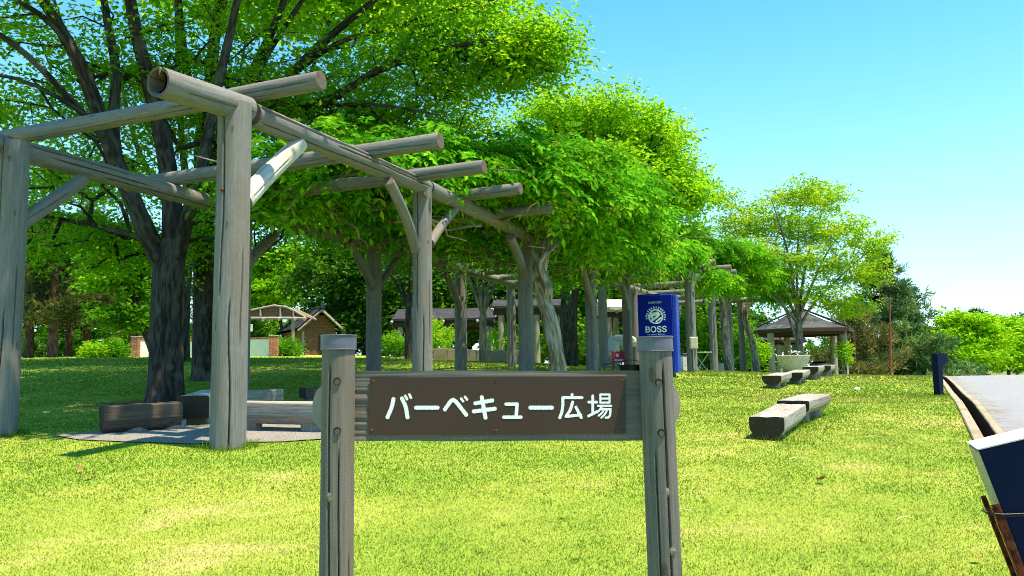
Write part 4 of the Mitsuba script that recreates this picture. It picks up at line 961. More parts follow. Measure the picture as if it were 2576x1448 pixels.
# light log-trussed canopy and the timber hut behind it
hut = thing('timber_hut', 'brown timber hut with a dark tiled gable roof at the left behind the lawn', 'hut')
Hc = P(790, 888, 46.0); hx, hy, hz0 = Hc[0], Hc[1] + 1.2, float(gz(Hc[0], 46.0)) - .05
yh = math.radians(28); hw, hl = 1.9, 5.0                     # the gable looks right of the camera
def hutp(a, b, z): return np.array([hx, hy, 0]) + rot_local(np.array([a, b, 0.0]), yh) + [0, 0, hz0 + z]
ridge, eave = 2.72, 1.78
for k in range(13):
    z = .02 + k * .185
    wd = hw if z < eave else hw * max(.05, (ridge - z - .1) / (ridge - eave))
    put(hut + '__board', box(hutp(0, -hl * 0, z + .09), (wd, .05, .18), yh, .008), 'brown_plank')
for k in range(9): put(hut + '__board', box(hutp(-hw / 2 + .03, hl / 2, .02 + k * .185 + .09), (.05, hl, .18), yh, .008), 'brown_plank')
for k in range(9): put(hut + '__board', box(hutp(hw / 2 - .03, hl / 2, .02 + k * .185 + .09), (.05, hl, .18), yh, .008), 'brown_plank')
put(hut + '__door', box(hutp(.25, -.04, .62), (.62, .05, 1.2), yh, .01), 'dark_plank'); put(hut + '__corner_post', box(hutp(-hw / 2, -.03, .75), (.12, .12, 1.5), yh, .01), 'grey_timber')
rw = hw / 2 + .42
for sgn in (-1, 1):
    A = [hutp(sgn * rw, -.55, eave - .28), hutp(0, -.55, ridge), hutp(0, hl + .4, ridge), hutp(sgn * rw, hl + .4, eave - .28)]
    A = np.array(A); B = A + [0, 0, .10]
    F = np.array([[0, 1, 2], [0, 2, 3]]); F2 = np.vstack([F, F[:, ::-1] + 4, [[0, 4, 5], [0, 5, 1], [1, 5, 6], [1, 6, 2], [2, 6, 7], [2, 7, 3], [3, 7, 4], [3, 4, 0]]])
    rf = put(hut + '__roof', (np.vstack([A, B]), F2), 'roof_tile')
    n = 16
    for k in range(n):
        f = (k + .5) / n; p0 = B[0] + (B[3] - B[0]) * f + [0, 0, .015]; p1 = B[1] + (B[2] - B[1]) * f + [0, 0, .015]
        m, u = tube([p0, p1], .05, 6); put(rf + '__tile_row', m, 'roof_tile', smooth=True)
    put(rf + '__bargeboard', (lambda p, q_: tube([p, q_], .07, 4)[0])(A[0] - [0, 0, .03], A[1] - [0, 0, .03]), 'grey_timber')
m, u = tube([hutp(0, -.62, ridge + .13), hutp(0, hl + .4, ridge + .13)], .10, 10); put(hut + '__ridge', m, 'roof_tile', smooth=True)
m = box(hutp(0, -.66, ridge + .18), (.25, .1, .28), yh, .05); put(hut + '__ridge_end', m, 'roof_tile')
cn = thing('log_canopy', 'low arched log canopy on thin posts in front of the timber hut', 'canopy')
CY = 40.0
top = [P(600, 788, CY), P(640, 778, CY), P(690, 768, CY), P(720, 772, CY), P(745, 784, CY), P(768, 797, CY)]
for dy in (0, 2.2):
    m, u = tube(np.array(top) + [0, dy, 0], .055, 10); put(cn + '__arched_rail', m, 'grey_timber', smooth=True)
m, u = tube([P(590, 800, CY), P(770, 800, CY)], .07, 10); put(cn + '__tie_beam', m, 'grey_timber', smooth=True)
for px in (655, 705, 738): m, u = tube([P(px, 772 if px < 730 else 782, CY), P(px, 800, CY)], .05, 8); put(cn + '__strut', m, 'grey_timber', smooth=True)
for px in (620, 662, 702, 742, 766):
    m, u = tube([P(px, 803, CY - .35), P(px, 797, CY + 2.6)], .07, 10); put(cn + '__purlin', m, 'grey_timber', smooth=True)
V = np.vstack([np.array(top) + [0, .1, .03], np.array(top) + [0, 2.1, .03]]); k = np.arange(5)
put(cn + '__roof', (V, np.vstack([np.stack([k, k + 1, k + 7], -1), np.stack([k, k + 7, k + 6], -1)])), 'brown_plank')
put(cn + '__gable_board', (lambda t_: (np.vstack([np.array(t_) + [0, .06, -.06], np.array([[q_[0], q_[1] + .06, P(690, 797, CY)[2]] for q_ in t_])]), np.vstack([np.stack([np.arange(5), np.arange(5) + 6, np.arange(5) + 7], -1), np.stack([np.arange(5), np.arange(5) + 7, np.arange(5) + 1], -1)])))(top), 'brown_plank')
for px in (626, 738):
    for dy in (.1, 2.1):
        b = P(px, 800, CY + dy); m, u = tube([[b[0], b[1], float(gz(b[0], b[1])) - .1], b], .09, 10); put(cn + '__post', m, 'grey_timber', smooth=True)
put(cn + '__sign_panel', box(P(628, 824, CY - .15), (.30, .03, .36), 0, .005), 'white_plastic', label='small blank white panel')
b = P(741, 880, CY - .3); put(cn + '__marker', box([b[0], b[1], b[2]], (.08, .08, .42), 0, .01), 'white_plastic')

# white wall with brick ends
ww = thing('garden_wall', 'low white rendered wall with brick end piers behind the shady lawn', 'wall')
WY = 36.0
a, m_, b = P(352, 875, WY + .6), P(480, 870, WY + 1.6), P(682, 872, WY - .4)
def wall_seg(t, p, q, name, mat, h, th, lift=0.0):
    yaw = math.atan2(q[1] - p[1], q[0] - p[0]); c = (p + q) / 2; z = min(float(gz(p[0], p[1])), float(gz(q[0], q[1])))
    return put(t + '__' + name, box([c[0], c[1], z + h / 2 - .1 + lift], (np.linalg.norm((q - p)[:2]), th, h), yaw, .012), mat)
for p, q in ((a, m_), (m_, b)):
    wall_seg(ww, p, q, 'panel', 'pale_plaster', .88, .18); wall_seg(ww, p, q, 'coping', 'brick', .07, .24, .88)
for p, d in ((a, -1), (b, 1)):
    z = float(gz(p[0], p[1])); pc = np.array([p[0] + .12 * d, p[1], z]); k1 = put(ww + '__brick_pier', box(pc + [0, 0, .40], (.36, .42, 1.0), .15 * d, .01), 'brick')
    put(k1 + '__cap', box(pc + [0, 0, .915], (.40, .46, .03), .15 * d, .008), 'pale_stone')

# scraps on the lawn
def on_ground(px, py):
    d = P(px, py, 1.0); ts = np.linspace(1.5, 40, 4000); h = d[2] * ts - gz(d[0] * ts, ts); k = int(np.argmax(h < 0)); return np.array([d[0] * ts[k], ts[k], float(gz(d[0] * ts[k], ts[k]))])
c = on_ground(2157, 983); t = thing('paper_scrap', 'crumpled white scrap of paper on the open lawn', 'litter')
m = trimesh.creation.icosphere(2, .045); v = np.array(m.vertices) * (1 + .7 * (meshkit.noise(np.array(m.vertices) * 40, 3)[:, None] - .5)) * [1.2, 1, .8] + c + [0, 0, .04]; part(t, 'scrap', (v, np.array(m.faces)), 'paper_white')
def dry_leaf(px, py, lab, s=.05, mat='dry_leaf'):
    c = on_ground(px, py); t = thing('fallen_leaf', lab, 'leaf')
    g = np.linspace(-1, 1, 7); A, B = np.meshgrid(g, g, indexing='ij'); wdt = np.clip(1 - A ** 2, 0.02, 1) * .5
    v = np.stack([A * s, B * wdt * s, .35 * s * (A ** 2 + .8 * (B * wdt) ** 2)], -1).reshape(-1, 3)
    a_ = hash_(px); M = trimesh.transformations.euler_matrix(.3, .4, a_)[:3, :3]; v = v @ M.T + c + [0, 0, .035]
    i, j = np.meshgrid(np.arange(6), np.arange(6), indexing='ij'); q = np.stack([i * 7 + j, (i + 1) * 7 + j, (i + 1) * 7 + j + 1, i * 7 + j + 1], -1).reshape(-1, 4)
    part(t, 'blade', (v, np.vstack([q[:, [0, 1, 2]], q[:, [0, 2, 3]]])), mat, smooth=True)
def hash_(x): return (x * 12.9898) % 6.28
dry_leaf(2065, 1218, 'dark curled dry leaf on the lawn right of the sign', .045)
dry_leaf(203, 1190, 'orange brown fallen leaf on the left lawn, upper one of two', .035); dry_leaf(222, 1208, 'orange brown fallen leaf on the left lawn, lower one of two', .04)
dry_leaf(2455, 1418, 'brown fallen leaf at the lower right by the kerb', .03)
for k, (px, py, L_, an) in enumerate(((2010, 1165, .16, .1), (1745, 1210, .2, .2), (2280, 1320, .14, .35), (1720, 1300, .12, -.2), (2200, 1108, .16, .05))):
    c = on_ground(px, py); t = thing('dry_straw', 'bleached grass straw lying on the lawn right of the sign', 'straw', 'loose straws on the lawn')
    dv_ = np.array([math.cos(an), math.sin(an), 0]) * L_; m, u = tube(spline(np.array([c - dv_ / 2 + [0, 0, .035], c + [0, .02, .045], c + dv_ / 2 + [0, 0, .03]]), .03), .0028, 5); part(t, 'stem', m, 'straw', smooth=True)

# ------------------------------------------------------------------ trees
SUNNY = [(.22, .50, .012), (.34, .60, .012), (.13, .37, .012), (.46, .62, .02)]
LIME = [(.30, .58, .014), (.38, .64, .016), (.22, .50, .014), (.48, .66, .02)]
FRESH = [(.13, .38, .014), (.22, .48, .014), (.08, .26, .012), (.34, .54, .02)]
DEEP = [(.06, .19, .014), (.10, .26, .016), (.04, .13, .012), (.17, .34, .02)]
PINE = [(.045, .085, .022), (.07, .115, .028), (.03, .06, .02), (.12, .13, .035)]
VINE = [(.13, .44, .016), (.21, .54, .018), (.06, .26, .012), (.34, .62, .02), (.56, .60, .06)]
YELL = [(.36, .58, .016), (.46, .62, .02), (.26, .52, .016), (.54, .62, .03)]
W4 = [4, 3, 3, 1]
def broadleaf(label, limbs, clouds, cols, L, W, per, size, seed, bark='bark', group=None, base_r=.008, rise=.12, flat=.22, name='tree', gap=0.0, tilt=.85, droop=.25, max_r=.09, diff='leaf', cat='tree'):
    t = thing(name, label, cat, group); rng = np.random.default_rng(seed)
    m, u = limbs_mesh(limbs[:1], 28); part(t, 'trunk', m, bark, smooth=True, uv=u)
    for l in limbs[1:]:
        m, u = limbs_mesh([l], 14); part(t, 'limb', m, bark, smooth=True, uv=u)
    A = np.vstack([ellipsoid_points(rng, q[0], q[1], q[2], .5, gap) for q in clouds])
    broad = np.repeat([q[3] if len(q) > 3 else 1.0 for q in clouds], [q[2] for q in clouds])[:len(A)]  # leaf scale, enlarged in unseen crown parts to deepen the shade below
    m, u, out = grow(limbs, A, rng, base_r=base_r, rise=rise, max_r=max_r)
    part(t, 'twigs', m, bark, smooth=True, uv=u, kind='stuff')
    sz = size * (.7 + .6 * rng.random(len(A)))
    for f in np.unique(broad):
        k = broad == f
        m, c = spray_leaves(rng, A[k], out[k], sz[k] * (1 + .3 * (f - 1)), per, L * f, W * f, cols, W4, flat=flat, tilt=tilt if f == 1 else .4, droop=droop)
        part(t, 'leaves', m, diff, color=c, kind='stuff')
    return t
def PL(pts, radii): return limb([P(*q) for q in pts], radii)

def base_of(px, Y, dz=-.15):
    b = P(px, 930, Y); return np.array([b[0], b[1], float(gz(b[0], b[1])) + dz])
# the big tree whose three limbs fork behind the open bay
b0 = base_of(418, 12.0)
trunk1 = limb([b0, b0 + [0, 0, .18], b0 + [0, 0, .5], P(420, 800, 12), P(424, 690, 12), P(432, 610, 12.1)], [.36, .30, .25, .235, .23, .19])
A1 = PL([(415, 680, 12), (352, 545, 11.9), (290, 400, 11.8), (240, 260, 11.6), (195, 150, 11.3), (120, 20, 11), (30, -110, 10.6), (-80, -260, 10)], [0.146, 0.133, 0.120, 0.107, 0.095, 0.073, 0.052, 0.026])
B1 = PL([(430, 660, 12), (432, 500, 12.2), (405, 330, 12.3), (368, 180, 12.4), (335, 40, 12.5), (312, -150, 12.8), (320, -420, 13.2)], [0.155, 0.146, 0.129, 0.112, 0.095, 0.069, 0.026])
C1 = PL([(442, 655, 12), (478, 520, 12), (512, 400, 11.9), (540, 250, 11.8), (575, 100, 11.9), (620, -100, 12), (680, -330, 12)], [0.129, 0.103, 0.090, 0.077, 0.065, 0.043, 0.017])
A2 = PL([(296, 415, 11.8), (285, 300, 11.9), (292, 180, 12.1), (268, 40, 12.4), (240, -160, 12.8)], [0.086, 0.082, 0.073, 0.060, 0.026])
D1 = PL([(275, 360, 11.75), (180, 255, 11.2), (70, 140, 10.7), (-60, 50, 10.2), (-180, 0, 9.8)], [0.065, 0.052, 0.043, 0.030, 0.013])
E1 = PL([(262, 325, 11.7), (190, 272, 11.2), (90, 215, 10.8), (-20, 185, 10.4), (-160, 190, 10)], [0.039, 0.034, 0.028, 0.022, 0.010])
F1 = PL([(200, 160, 11.3), (130, 60, 10.9), (20, -10, 10.3), (-120, -60, 9.8)], [0.052, 0.043, 0.034, 0.013])
H1 = PL([(436, 630, 12.1), (330, 590, 13.2), (200, 560, 14), (60, 540, 14.6), (-60, 560, 15)], [0.060, 0.047, 0.039, 0.026, 0.010])
broadleaf('large tree with three thick dark limbs forking low behind the open pergola bay', [trunk1, A1, B1, C1, A2, D1, E1, F1, H1],
          [((-5.0, 13.2, 8.9), (5.8, 4.6, 1.3), 380, 2.4), ((-8.0, 13.6, 4.8), (3.0, 2.0, 1.4), 165), ((-5.4, 14.4, 5.2), (3.0, 2.2, 1.5), 150), ((-4.2, 13.8, 4.8), (2.0, 1.8, 1.4), 80), ((-8.4, 13.8, 3.2), (2.6, 2.0, .5), 46),
           ((-7.6, 15.0, 2.5), (2.6, 1.8, .55), 110), ((-4.6, 15.2, 2.9), (1.8, 1.6, .8), 70), ((-7.2, 10.9, 5.2), (2.2, 1.0, .6), 26), ((-3.0, 8.3, 6.9), (1.6, 1.2, .5), 90, 2.4), ((-5.8, 8.8, 6.9), (2.4, 1.4, .5), 110, 2.4)],  # last two lobes are added above the view to shade the paving
          SUNNY, .10, .05, 56, .50, 31, gap=.15)
# the second tree, whose long limbs reach right over the vine
b1 = base_of(512, 16.0)
trunk2 = limb([b1, b1 + [0, 0, .3], P(512, 780, 16), P(514, 600, 16), P(513, 480, 16), P(508, 340, 16)], [.30, .23, .205, .2, .19, .165])
K2 = PL([(508, 352, 16), (530, 200, 15.8), (545, 60, 15.6), (588, -100, 15.5), (640, -330, 15.4)], [.15, .125, .105, .08, .03])
G2 = PL([(512, 400, 16), (575, 290, 15.4), (638, 175, 15), (700, 40, 14.6), (742, -90, 14.4), (790, -260, 14.2)], [.12, .105, .09, .07, .05, .02])
H2 = PL([(514, 440, 16), (615, 305, 15.1), (715, 205, 14.5), (800, 118, 14), (935, 5, 13.5), (1060, -90, 13)], [.12, .105, .09, .075, .05, .02])
I2 = PL([(540, 400, 15.7), (640, 320, 14.8), (740, 275, 14.1), (830, 250, 13.6), (930, 188, 13.1), (1050, 140, 12.7), (1180, 110, 12.4), (1330, 82, 12.2), (1420, 80, 12.1)], [.10, .09, .08, .072, .06, .048, .036, .022, .01])
J2 = PL([(725, 195, 14.4), (850, 108, 13.7), (1000, 66, 13), (1150, 18, 12.6), (1290, -10, 12.4)], [.055, .048, .038, .026, .012])
L2 = PL([(560, 375, 15.5), (680, 300, 14.6), (790, 272, 14), (900, 262, 13.2), (1010, 270, 12.7), (1110, 290, 12.4)], [.05, .042, .036, .03, .022, .01])
M2 = PL([(505, 315, 16), (472, 195, 15.6), (455, 70, 15.4), (448, -70, 15.2), (470, -250, 15)], [.10, .09, .075, .055, .02])
N2 = PL([(640, 190, 15), (720, 60, 14.8), (800, -60, 14.6), (860, -200, 14.4)], [.06, .05, .035, .015])
broadleaf('second dark-trunked tree whose long thin limbs reach right across the sky above the vine', [trunk2, K2, G2, H2, I2, J2, L2, M2, N2],
          [((-2.2, 16.8, 9.6), (4.4, 4.0, 1.4), 150, 1.6), ((-2.6, 15.8, 5.9), (2.8, 1.8, 1.3), 100), ((-.75, 13.0, 5.35), (1.75, 1.1, .75), 165), ((.40, 12.4, 5.0), (.75, .7, .55), 70), ((-2.0, 14.6, 4.6), (1.9, 1.4, .8), 115), ((-1.7, 15.0, 4.1), (1.5, 1.4, .5), 60), ((-3.4, 15.6, 4.6), (1.5, 1.4, .9), 50)],
          SUNNY, .10, .05, 56, .50, 47, gap=.15)

# a third tree farther back, added so its high crown shades the lawn
b9 = base_of(452, 23.0)
trunk9 = limb([b9, b9 + [0, 0, .3], b9 + [0, 0, 2.2], b9 + [.2, 0, 4.4]], [.36, .27, .24, .2])
l9 = [limb([b9 + [.2, 0, 4.2], b9 + [.2 + 2.4 * math.cos(a), 2.0 * math.sin(a), 6.6], b9 + [.2 + 4.2 * math.cos(a), 3.6 * math.sin(a), 11.4]], [.13, .08, .03]) for a in (0.3, 1.5, 2.6, 3.6, 4.9)]
broadleaf('added tall shade tree farther back, its trunk just right of the big forked trunk', [trunk9] + l9,
          [(b9 + [3.4, -.5, 12.2], (7.2, 6.0, 1.0), 470, 1.9), (b9 + [-3, 0, 5.4], (2.4, 2.4, .7), 50)], SUNNY, .17, .085, 50, .9, 57, gap=.2)
# the broad lime-green tree behind the vine
Yc = 27.0
b2 = base_of(1430, Yc)
tr3 = limb([b2, b2 + [0, 0, .3], P(1430, 800, Yc), P(1436, 700, Yc)], [.42, .33, .30, .27])
l3 = [PL([(1434, 715, Yc), (1400, 600, Yc), (1370, 470, Yc), (1350, 340, Yc)], [.17, .14, .09, .03]), PL([(1438, 710, Yc), (1470, 560, Yc), (1510, 400, Yc), (1540, 270, Yc)], [.18, .15, .1, .03]),
      PL([(1442, 705, Yc), (1540, 560, Yc - .6), (1620, 430, Yc - 1), (1680, 320, Yc - 1.2)], [.17, .14, .08, .03]), PL([(1444, 700, Yc), (1580, 620, Yc - .5), (1690, 530, Yc - 1), (1770, 470, Yc - 1)], [.13, .1, .06, .02]), PL([(1436, 700, Yc), (1450, 520, Yc + 2), (1440, 330, Yc + 3)], [.15, .1, .03])]
def cl(px, py, Y, r, n): return (P(px, py, Y), r, n)
broadleaf('broad lime green tree rising behind the vine-covered pergola', [tr3] + l3,
          [cl(1390, 300, Yc + .5, (1.5, 1.8, 1.1), 90), cl(1540, 300, Yc, (1.6, 1.8, 1.05), 120), cl(1640, 360, Yc - .5, (1.3, 1.6, 1.1), 110), cl(1690, 470, Yc - 1, (1.2, 1.5, 1.0), 100), cl(1560, 450, Yc - 1, (1.8, 1.6, 1.3), 130), cl(1640, 580, Yc - .5, (1.6, 1.6, .9), 100), cl(1450, 420, Yc + 1, (2.0, 2.0, 1.6), 100), cl(1740, 500, Yc, (.7, .9, .45), 30)],
          LIME, .17, .085, 46, .62, 53, gap=.15)
# the slender pale-stemmed tree in front of the gazebo
Yd = 33.0
b3 = base_of(2012, Yd)
tr4 = limb([b3, b3 + [0, 0, .25], P(2010, 840, Yd), P(2008, 790, Yd)], [.22, .165, .145, .12])
def st4(*pts): return PL([(x, y, Yd + d) for x, y, d in pts], np.linspace(.068, .014, len(pts)))
l4 = [st4((2008, 800, 0), (2005, 720, 0), (2008, 600, 0), (2015, 500, 0)), st4((2006, 800, 0), (1975, 740, .2), (1930, 640, .6), (1880, 560, .8)), st4((2009, 800, 0), (2045, 710, -.2), (2090, 620, -.5), (2150, 550, -.6)), st4((2012, 820, 0), (2050, 760, .3), (2130, 680, .6), (2200, 620, .6)),
      st4((2006, 810, 0), (1970, 770, -.3), (1915, 720, -.8), (1860, 660, -1)), st4((2008, 790, 0), (2030, 650, .8), (2060, 560, 1.5), (2080, 490, 2)), st4((2005, 790, 0), (1985, 650, -.8), (1960, 560, -1.4), (1940, 500, -1.8)), st4((2000, 850, .0), (1985, 800, -.2), (1955, 730, -.5), (1945, 660, -.8))]
broadleaf('slender yellow-green tree with many thin upright stems behind the stone bowl', [tr4] + l4,
          [cl(2010, 490, Yd, (1.3, 1.5, 0.68), 94), cl(2085, 500, Yd + 1, (1.0, 1.2, 0.60), 54), cl(1880, 555, Yd + .5, (1.35, 1.4, 0.90), 131), cl(1985, 575, Yd, (1.4, 1.6, 0.75), 94), cl(2100, 580, Yd - .3, (1.5, 1.5, 0.75), 102), cl(2195, 610, Yd, (.95, 1.1, 0.60), 54), cl(1900, 640, Yd - .5, (1.2, 1.3, 0.68), 76), cl(2030, 660, Yd - .6, (1.8, 1.6, 0.75), 109), cl(2150, 680, Yd, (1.3, 1.4, 0.83), 94), cl(1870, 700, Yd - .8, (1.1, 1.2, 0.75), 68), cl(2060, 745, Yd - .4, (1.3, 1.3, 0.52), 54), cl(2130, 770, Yd, (1.1, 1.1, 0.45), 42), cl(1820, 500, Yd + 1, (.7, .8, 0.45), 28)],
          YELL, .14, .07, 26, .40, 61, bark='pale_bark', base_r=.005, gap=.2, flat=.2, max_r=.05)
# small bare-stemmed trees seen under the vine
def small_tree(px, Y, pyf, spread, pyt, label, seed, cols=FRESH, bark='pale_bark', n=60, r0=.13, clouds=None):
    b = base_of(px, Y); f = P(px, pyf, Y); rg = np.random.default_rng(seed)
    tr = limb([b, b + [0, 0, .2], (b + f) / 2, f], [r0 * 1.5, r0 * 1.1, r0, r0 * .9]); ls = [tr]
    for k in range(6):
        a = k / 6 * 2 * np.pi + rg.random(); q1 = f + np.array([math.cos(a) * spread * .4, math.sin(a) * spread * .4, (P(px, pyt, Y)[2] - f[2]) * .5]); q2 = f + np.array([math.cos(a) * spread, math.sin(a) * spread, (P(px, pyt, Y)[2] - f[2]) * .95])
        ls.append(limb([f - [0, 0, .05], q1, q2], [r0 * .5, r0 * .35, r0 * .12]))
    c = P(px, pyt, Y)
    broadleaf(label, ls, clouds or [(c, (spread * 1.2, spread * 1.2, spread * .55), n)], cols, .15, .075, 36, .5, seed, bark=bark, base_r=.006, gap=.15, max_r=.05)
small_tree(1215, 27.5, 790, 1.1, 640, 'small pale-barked tree with a forked trunk between the middle pergola posts', 71, DEEP)
small_tree(1028, 30.0, 780, 1.1, 650, 'thin dark leaning tree left of the second pergola post', 72, DEEP, 'bark', r0=.14)
small_tree(1440, 24.0, 760, 1.4, 640, 'dark trunked tree standing behind the twisted vine stem', 73, DEEP, 'bark', n=70, r0=.24) if False else None

# bright young maples and dark woods behind
def maple(label, px, Y, lobes, seed, cols=LIME, L=.2, W=.11, per=40, size=.7, group=None, bark='bark', r0=.14):
    b = base_of(px, Y); c = np.mean([P(x, y, Y + d) for x, y, d, *_ in lobes], axis=0)
    tr = limb([b, b + [0, 0, .3], (b + c) / 2, c], [r0 * 1.3, r0, r0 * .8, r0 * .3]); ls = [tr]
    for x, y, d, *_ in lobes: ls.append(limb([(b + 2 * c) / 3, (c + P(x, y, Y + d)) / 2 - [0, 0, .1], P(x, y, Y + d)], [r0 * .5, r0 * .3, r0 * .1]))
    broadleaf(label, ls, [(P(x, y, Y + d), (rx, rx, rz), n) for x, y, d, rx, rz, n in lobes], cols, L, W, per, size, seed, bark=bark, base_r=.007, gap=.2, flat=.13, group=group, max_r=.05)
maple('bright green young tree in sun left of the big forked trunk', 385, 30, [(330, 660, 0, 1.3, .5, 40), (280, 700, 0, 1.1, .4, 30), (370, 730, .5, 1.2, .5, 36), (300, 790, -.5, .8, .35, 24), (350, 810, 0, .7, .35, 20), (390, 640, 1, 1.2, .5, 30), (270, 640, .5, .8, .3, 18)], 81, FRESH)
maple('bright green tree in sun behind the log canopy', 720, 58, [(660, 660, 0, 2.1, .9, 66), (720, 680, 0, 2.2, .9, 72), (690, 730, -1, 2.1, .8, 60), (640, 720, 0, 1.7, .8, 46), (760, 640, 1, 2.0, .9, 52), (650, 765, 0, 1.6, .65, 34)], 82, LIME, .32, .17)
DK = 'dark green woodland tree behind the pergolas'
rngf = np.random.default_rng(99)
woods = [(60, 66, 9.5, 3.4), (190, 70, 11, 3.6), (560, 62, 9, 3.2), (640, 66, 10, 3.4), (830, 52, 9.5, 3.2), (930, 50, 10, 3.2), (1010, 54, 9, 3.0), (880, 66, 12, 4), (1090, 48, 8.5, 2.8), (1180, 54, 9.5, 3.2), (1270, 48, 8.5, 3), (1360, 52, 9.5, 3.2), (1460, 48, 8.5, 3), (1550, 52, 9, 3.2), (1640, 46, 8, 3), (1720, 52, 8.5, 3), (1800, 50, 7, 2.8), (1890, 60, 7.5, 3)]
for k, (px, Y, h, r) in enumerate(woods):
    b = base_of(px, Y); c = b + [0, 0, h * .55]
    tr = limb([b, b + [0, 0, h * .3], b + [0, 0, h * .6], b + [rngf.normal(0, .3), 0, h * .85]], [.26, .2, .14, .04])
    clouds = [(b + [0, 0, h * .75], (r * .8, r * .8, h * .22), 50), (b + [0, 0, h * .5], (r, r, h * .22), 80), (b + [rngf.normal(0, .5), -r * .3, h * .27], (r * .85, r * .7, h * .18), 60)]
    broadleaf(DK, [tr], clouds, DEEP if k % 3 else FRESH, .34, .19, 34, 1.0, 200 + k, group='dark woodland trees behind the pergolas', base_r=.01, gap=.3, flat=.25)

def pine(label, px, Y, h, R, seed, group=None, low=.18, cols=PINE, lean=0.0, L=.36, W=.055, wh=None, name='pine_tree', cone=1.6):
    t = thing(name, label, 'pine tree', group); rng = np.random.default_rng(seed); b = base_of(px, Y)
    tr = limb([b, b + [lean * .3, 0, h * .3], b + [lean * .6, 0, h * .65], b + [lean, 0, h]], [.26, .2, .13, .02]); m, u = limbs_mesh([tr], 14); part(t, 'trunk', m, 'pine_bark', smooth=True, uv=u)
    br, C, O = [], [], []
    nl = wh or int(h * 1.5)
    for i in range(nl):
        f = low + (1 - low) * (i + .5) / nl; z = h * f; r = R * (1 - ((f - low) / (1 - low)) ** cone) ** .85 + .22
        for k in range(rng.integers(4, 7)):
            a = rng.uniform(0, 2 * np.pi); rl = r * rng.uniform(.6, 1.1); s = b + [lean * f, 0, z]; up = .10 + .35 * f
            e = s + np.array([math.cos(a) * rl, math.sin(a) * rl, rl * up * rng.uniform(.4, 1.2) - .1 * rl]); mid = (s + e) / 2 - [0, 0, .06 * rl]
            br.append(limb([s, mid, e], [.045, .03, .012]))
            n = max(4, int(rl * 4.2)); tt = rng.uniform(.3, 1.05, n)[:, None]; pts = s + (e - s) * tt + rng.standard_normal((n, 3)) * [.22, .22, .10] * (.4 + rl * .22)
            C.append(pts); O.append(np.repeat((e - s)[None], n, 0))
    m, u = limbs_mesh(br, 5); part(t, 'branches', m, 'pine_bark', smooth=True, uv=u, kind='stuff')
    C, O = np.vstack(C), nrm(np.vstack(O)); per = 26; N = len(C); idx = np.repeat(np.arange(N), per); M = len(idx)
    d = O[idx] * .7 + rng.standard_normal((M, 3)) * .75 + [0, 0, .55]
    base = palette(rng, N, cols, W4, .12)[idx]; c = np.clip(base * (1 + .2 * rng.standard_normal((M, 1))), .004, .9)
    m, cc = leaf_mesh(C[idx] + rng.standard_normal((M, 3)) * .13, rng.standard_normal((M, 3)), d, L * (.6 + .6 * rng.random(M)), W, c, fold=.1)
    part(t, 'needles', m, 'needle', color=cc, kind='stuff')
pine('big dark bluish pine behind the gazebo at the right', 2228, 52, 9.5, 5.0, 301, low=.08, L=.46, W=.08, wh=24, cone=1.0, cols=[(.13, .25, .08), (.19, .32, .09), (.08, .17, .06), (.28, .36, .10)])
pine('brownish pine right of the gazebo, lower than the big dark one', 2150, 47, 5.2, 3.0, 302, low=.08, cols=[(.16, .18, .05), (.22, .21, .06), (.10, .13, .04), (.28, .25, .08)], L=.42, W=.07)
for k, (px, Y, h, R) in enumerate(((70, 44, 8.0, 2.5), (130, 40, 7.2, 2.3), (215, 46, 8.5, 2.4), (290, 43, 7.0, 2.2), (25, 50, 9.5, 2.8), (170, 54, 9.5, 2.8), (330, 52, 9, 2.5))):
    pine(('pine with brown trunk second from the left in the far left grove', 'pine with brown trunk third from the left in the far left grove', 'pine in the middle of the far left grove', 'pine of the far left grove just left of the big forked trunk', 'leftmost pine of the far left grove, beside the left pergola post', 'taller pine set back in the middle of the far left grove', 'last pine of the far left grove, half behind the big forked trunk')[k], px, Y, h, R, 310 + k, 'pines in the grove at far left', low=.25, cols=[(.07, .10, .028), (.11, .13, .035), (.05, .075, .022), (.16, .16, .045)], L=.40, W=.065)
pine('slim dark pine top showing over the lime trees at far right', 2470, 70, 9.0, 1.6, 330, low=.2, L=.5, W=.09)
# bright trees beyond the road's crest
def far_tree(label, px, Y, lobes, seed, cols): maple(label, px, Y, lobes, seed, cols, L=.28, W=.15, per=44, size=.85)
far_tree('rounded lime green tree beyond the far navy post at the right', 2400, 52, [(2370, 850, 0, 1.7, 0.68, 50), (2425, 806, 0, 1.3, 0.68, 56), (2476, 846, .5, 1.5, 0.68, 50), (2400, 890, -1, 1.8, 0.58, 46), (2450, 900, -.5, 1.6, 0.58, 40), (2360, 910, -.5, 1.2, 0.50, 26)], 401, LIME)
far_tree('lime green tree at the far right edge beyond the road', 2530, 56, [(2516, 812, 0, 1.2, 0.68, 44), (2540, 850, 0, 1.6, 0.68, 46), (2500, 880, -.5, 1.5, 0.58, 36), (2540, 900, -.5, 1.5, 0.58, 36), (2590, 840, 1, 1.6, 0.76, 36)], 402, LIME)
far_tree('dusky green tree at the far right behind the lime ones', 2570, 72, [(2560, 830, 0, 2.4, 1.00, 60), (2590, 880, 0, 2.4, 1.17, 60), (2480, 850, 2, 2.4, 1.00, 50)], 403, DEEP)
far_tree('dark green tree between the big pine and the lime trees', 2330, 66, [(2330, 850, 0, 1.6, 0.84, 40), (2350, 900, 0, 2.0, 0.84, 46), (2300, 900, 0, 2.0, 0.84, 46)], 404, DEEP)

far_tree('deep green tree low behind the lime green trees at far right', 2480, 60, [(2420, 900, 0, 2.0, 1.0, 60), (2480, 890, 0, 2.2, 1.1, 60), (2540, 900, 0, 2.2, 1.0, 60), (2380, 905, 0, 2.0, 1.0, 40)], 405, FRESH)
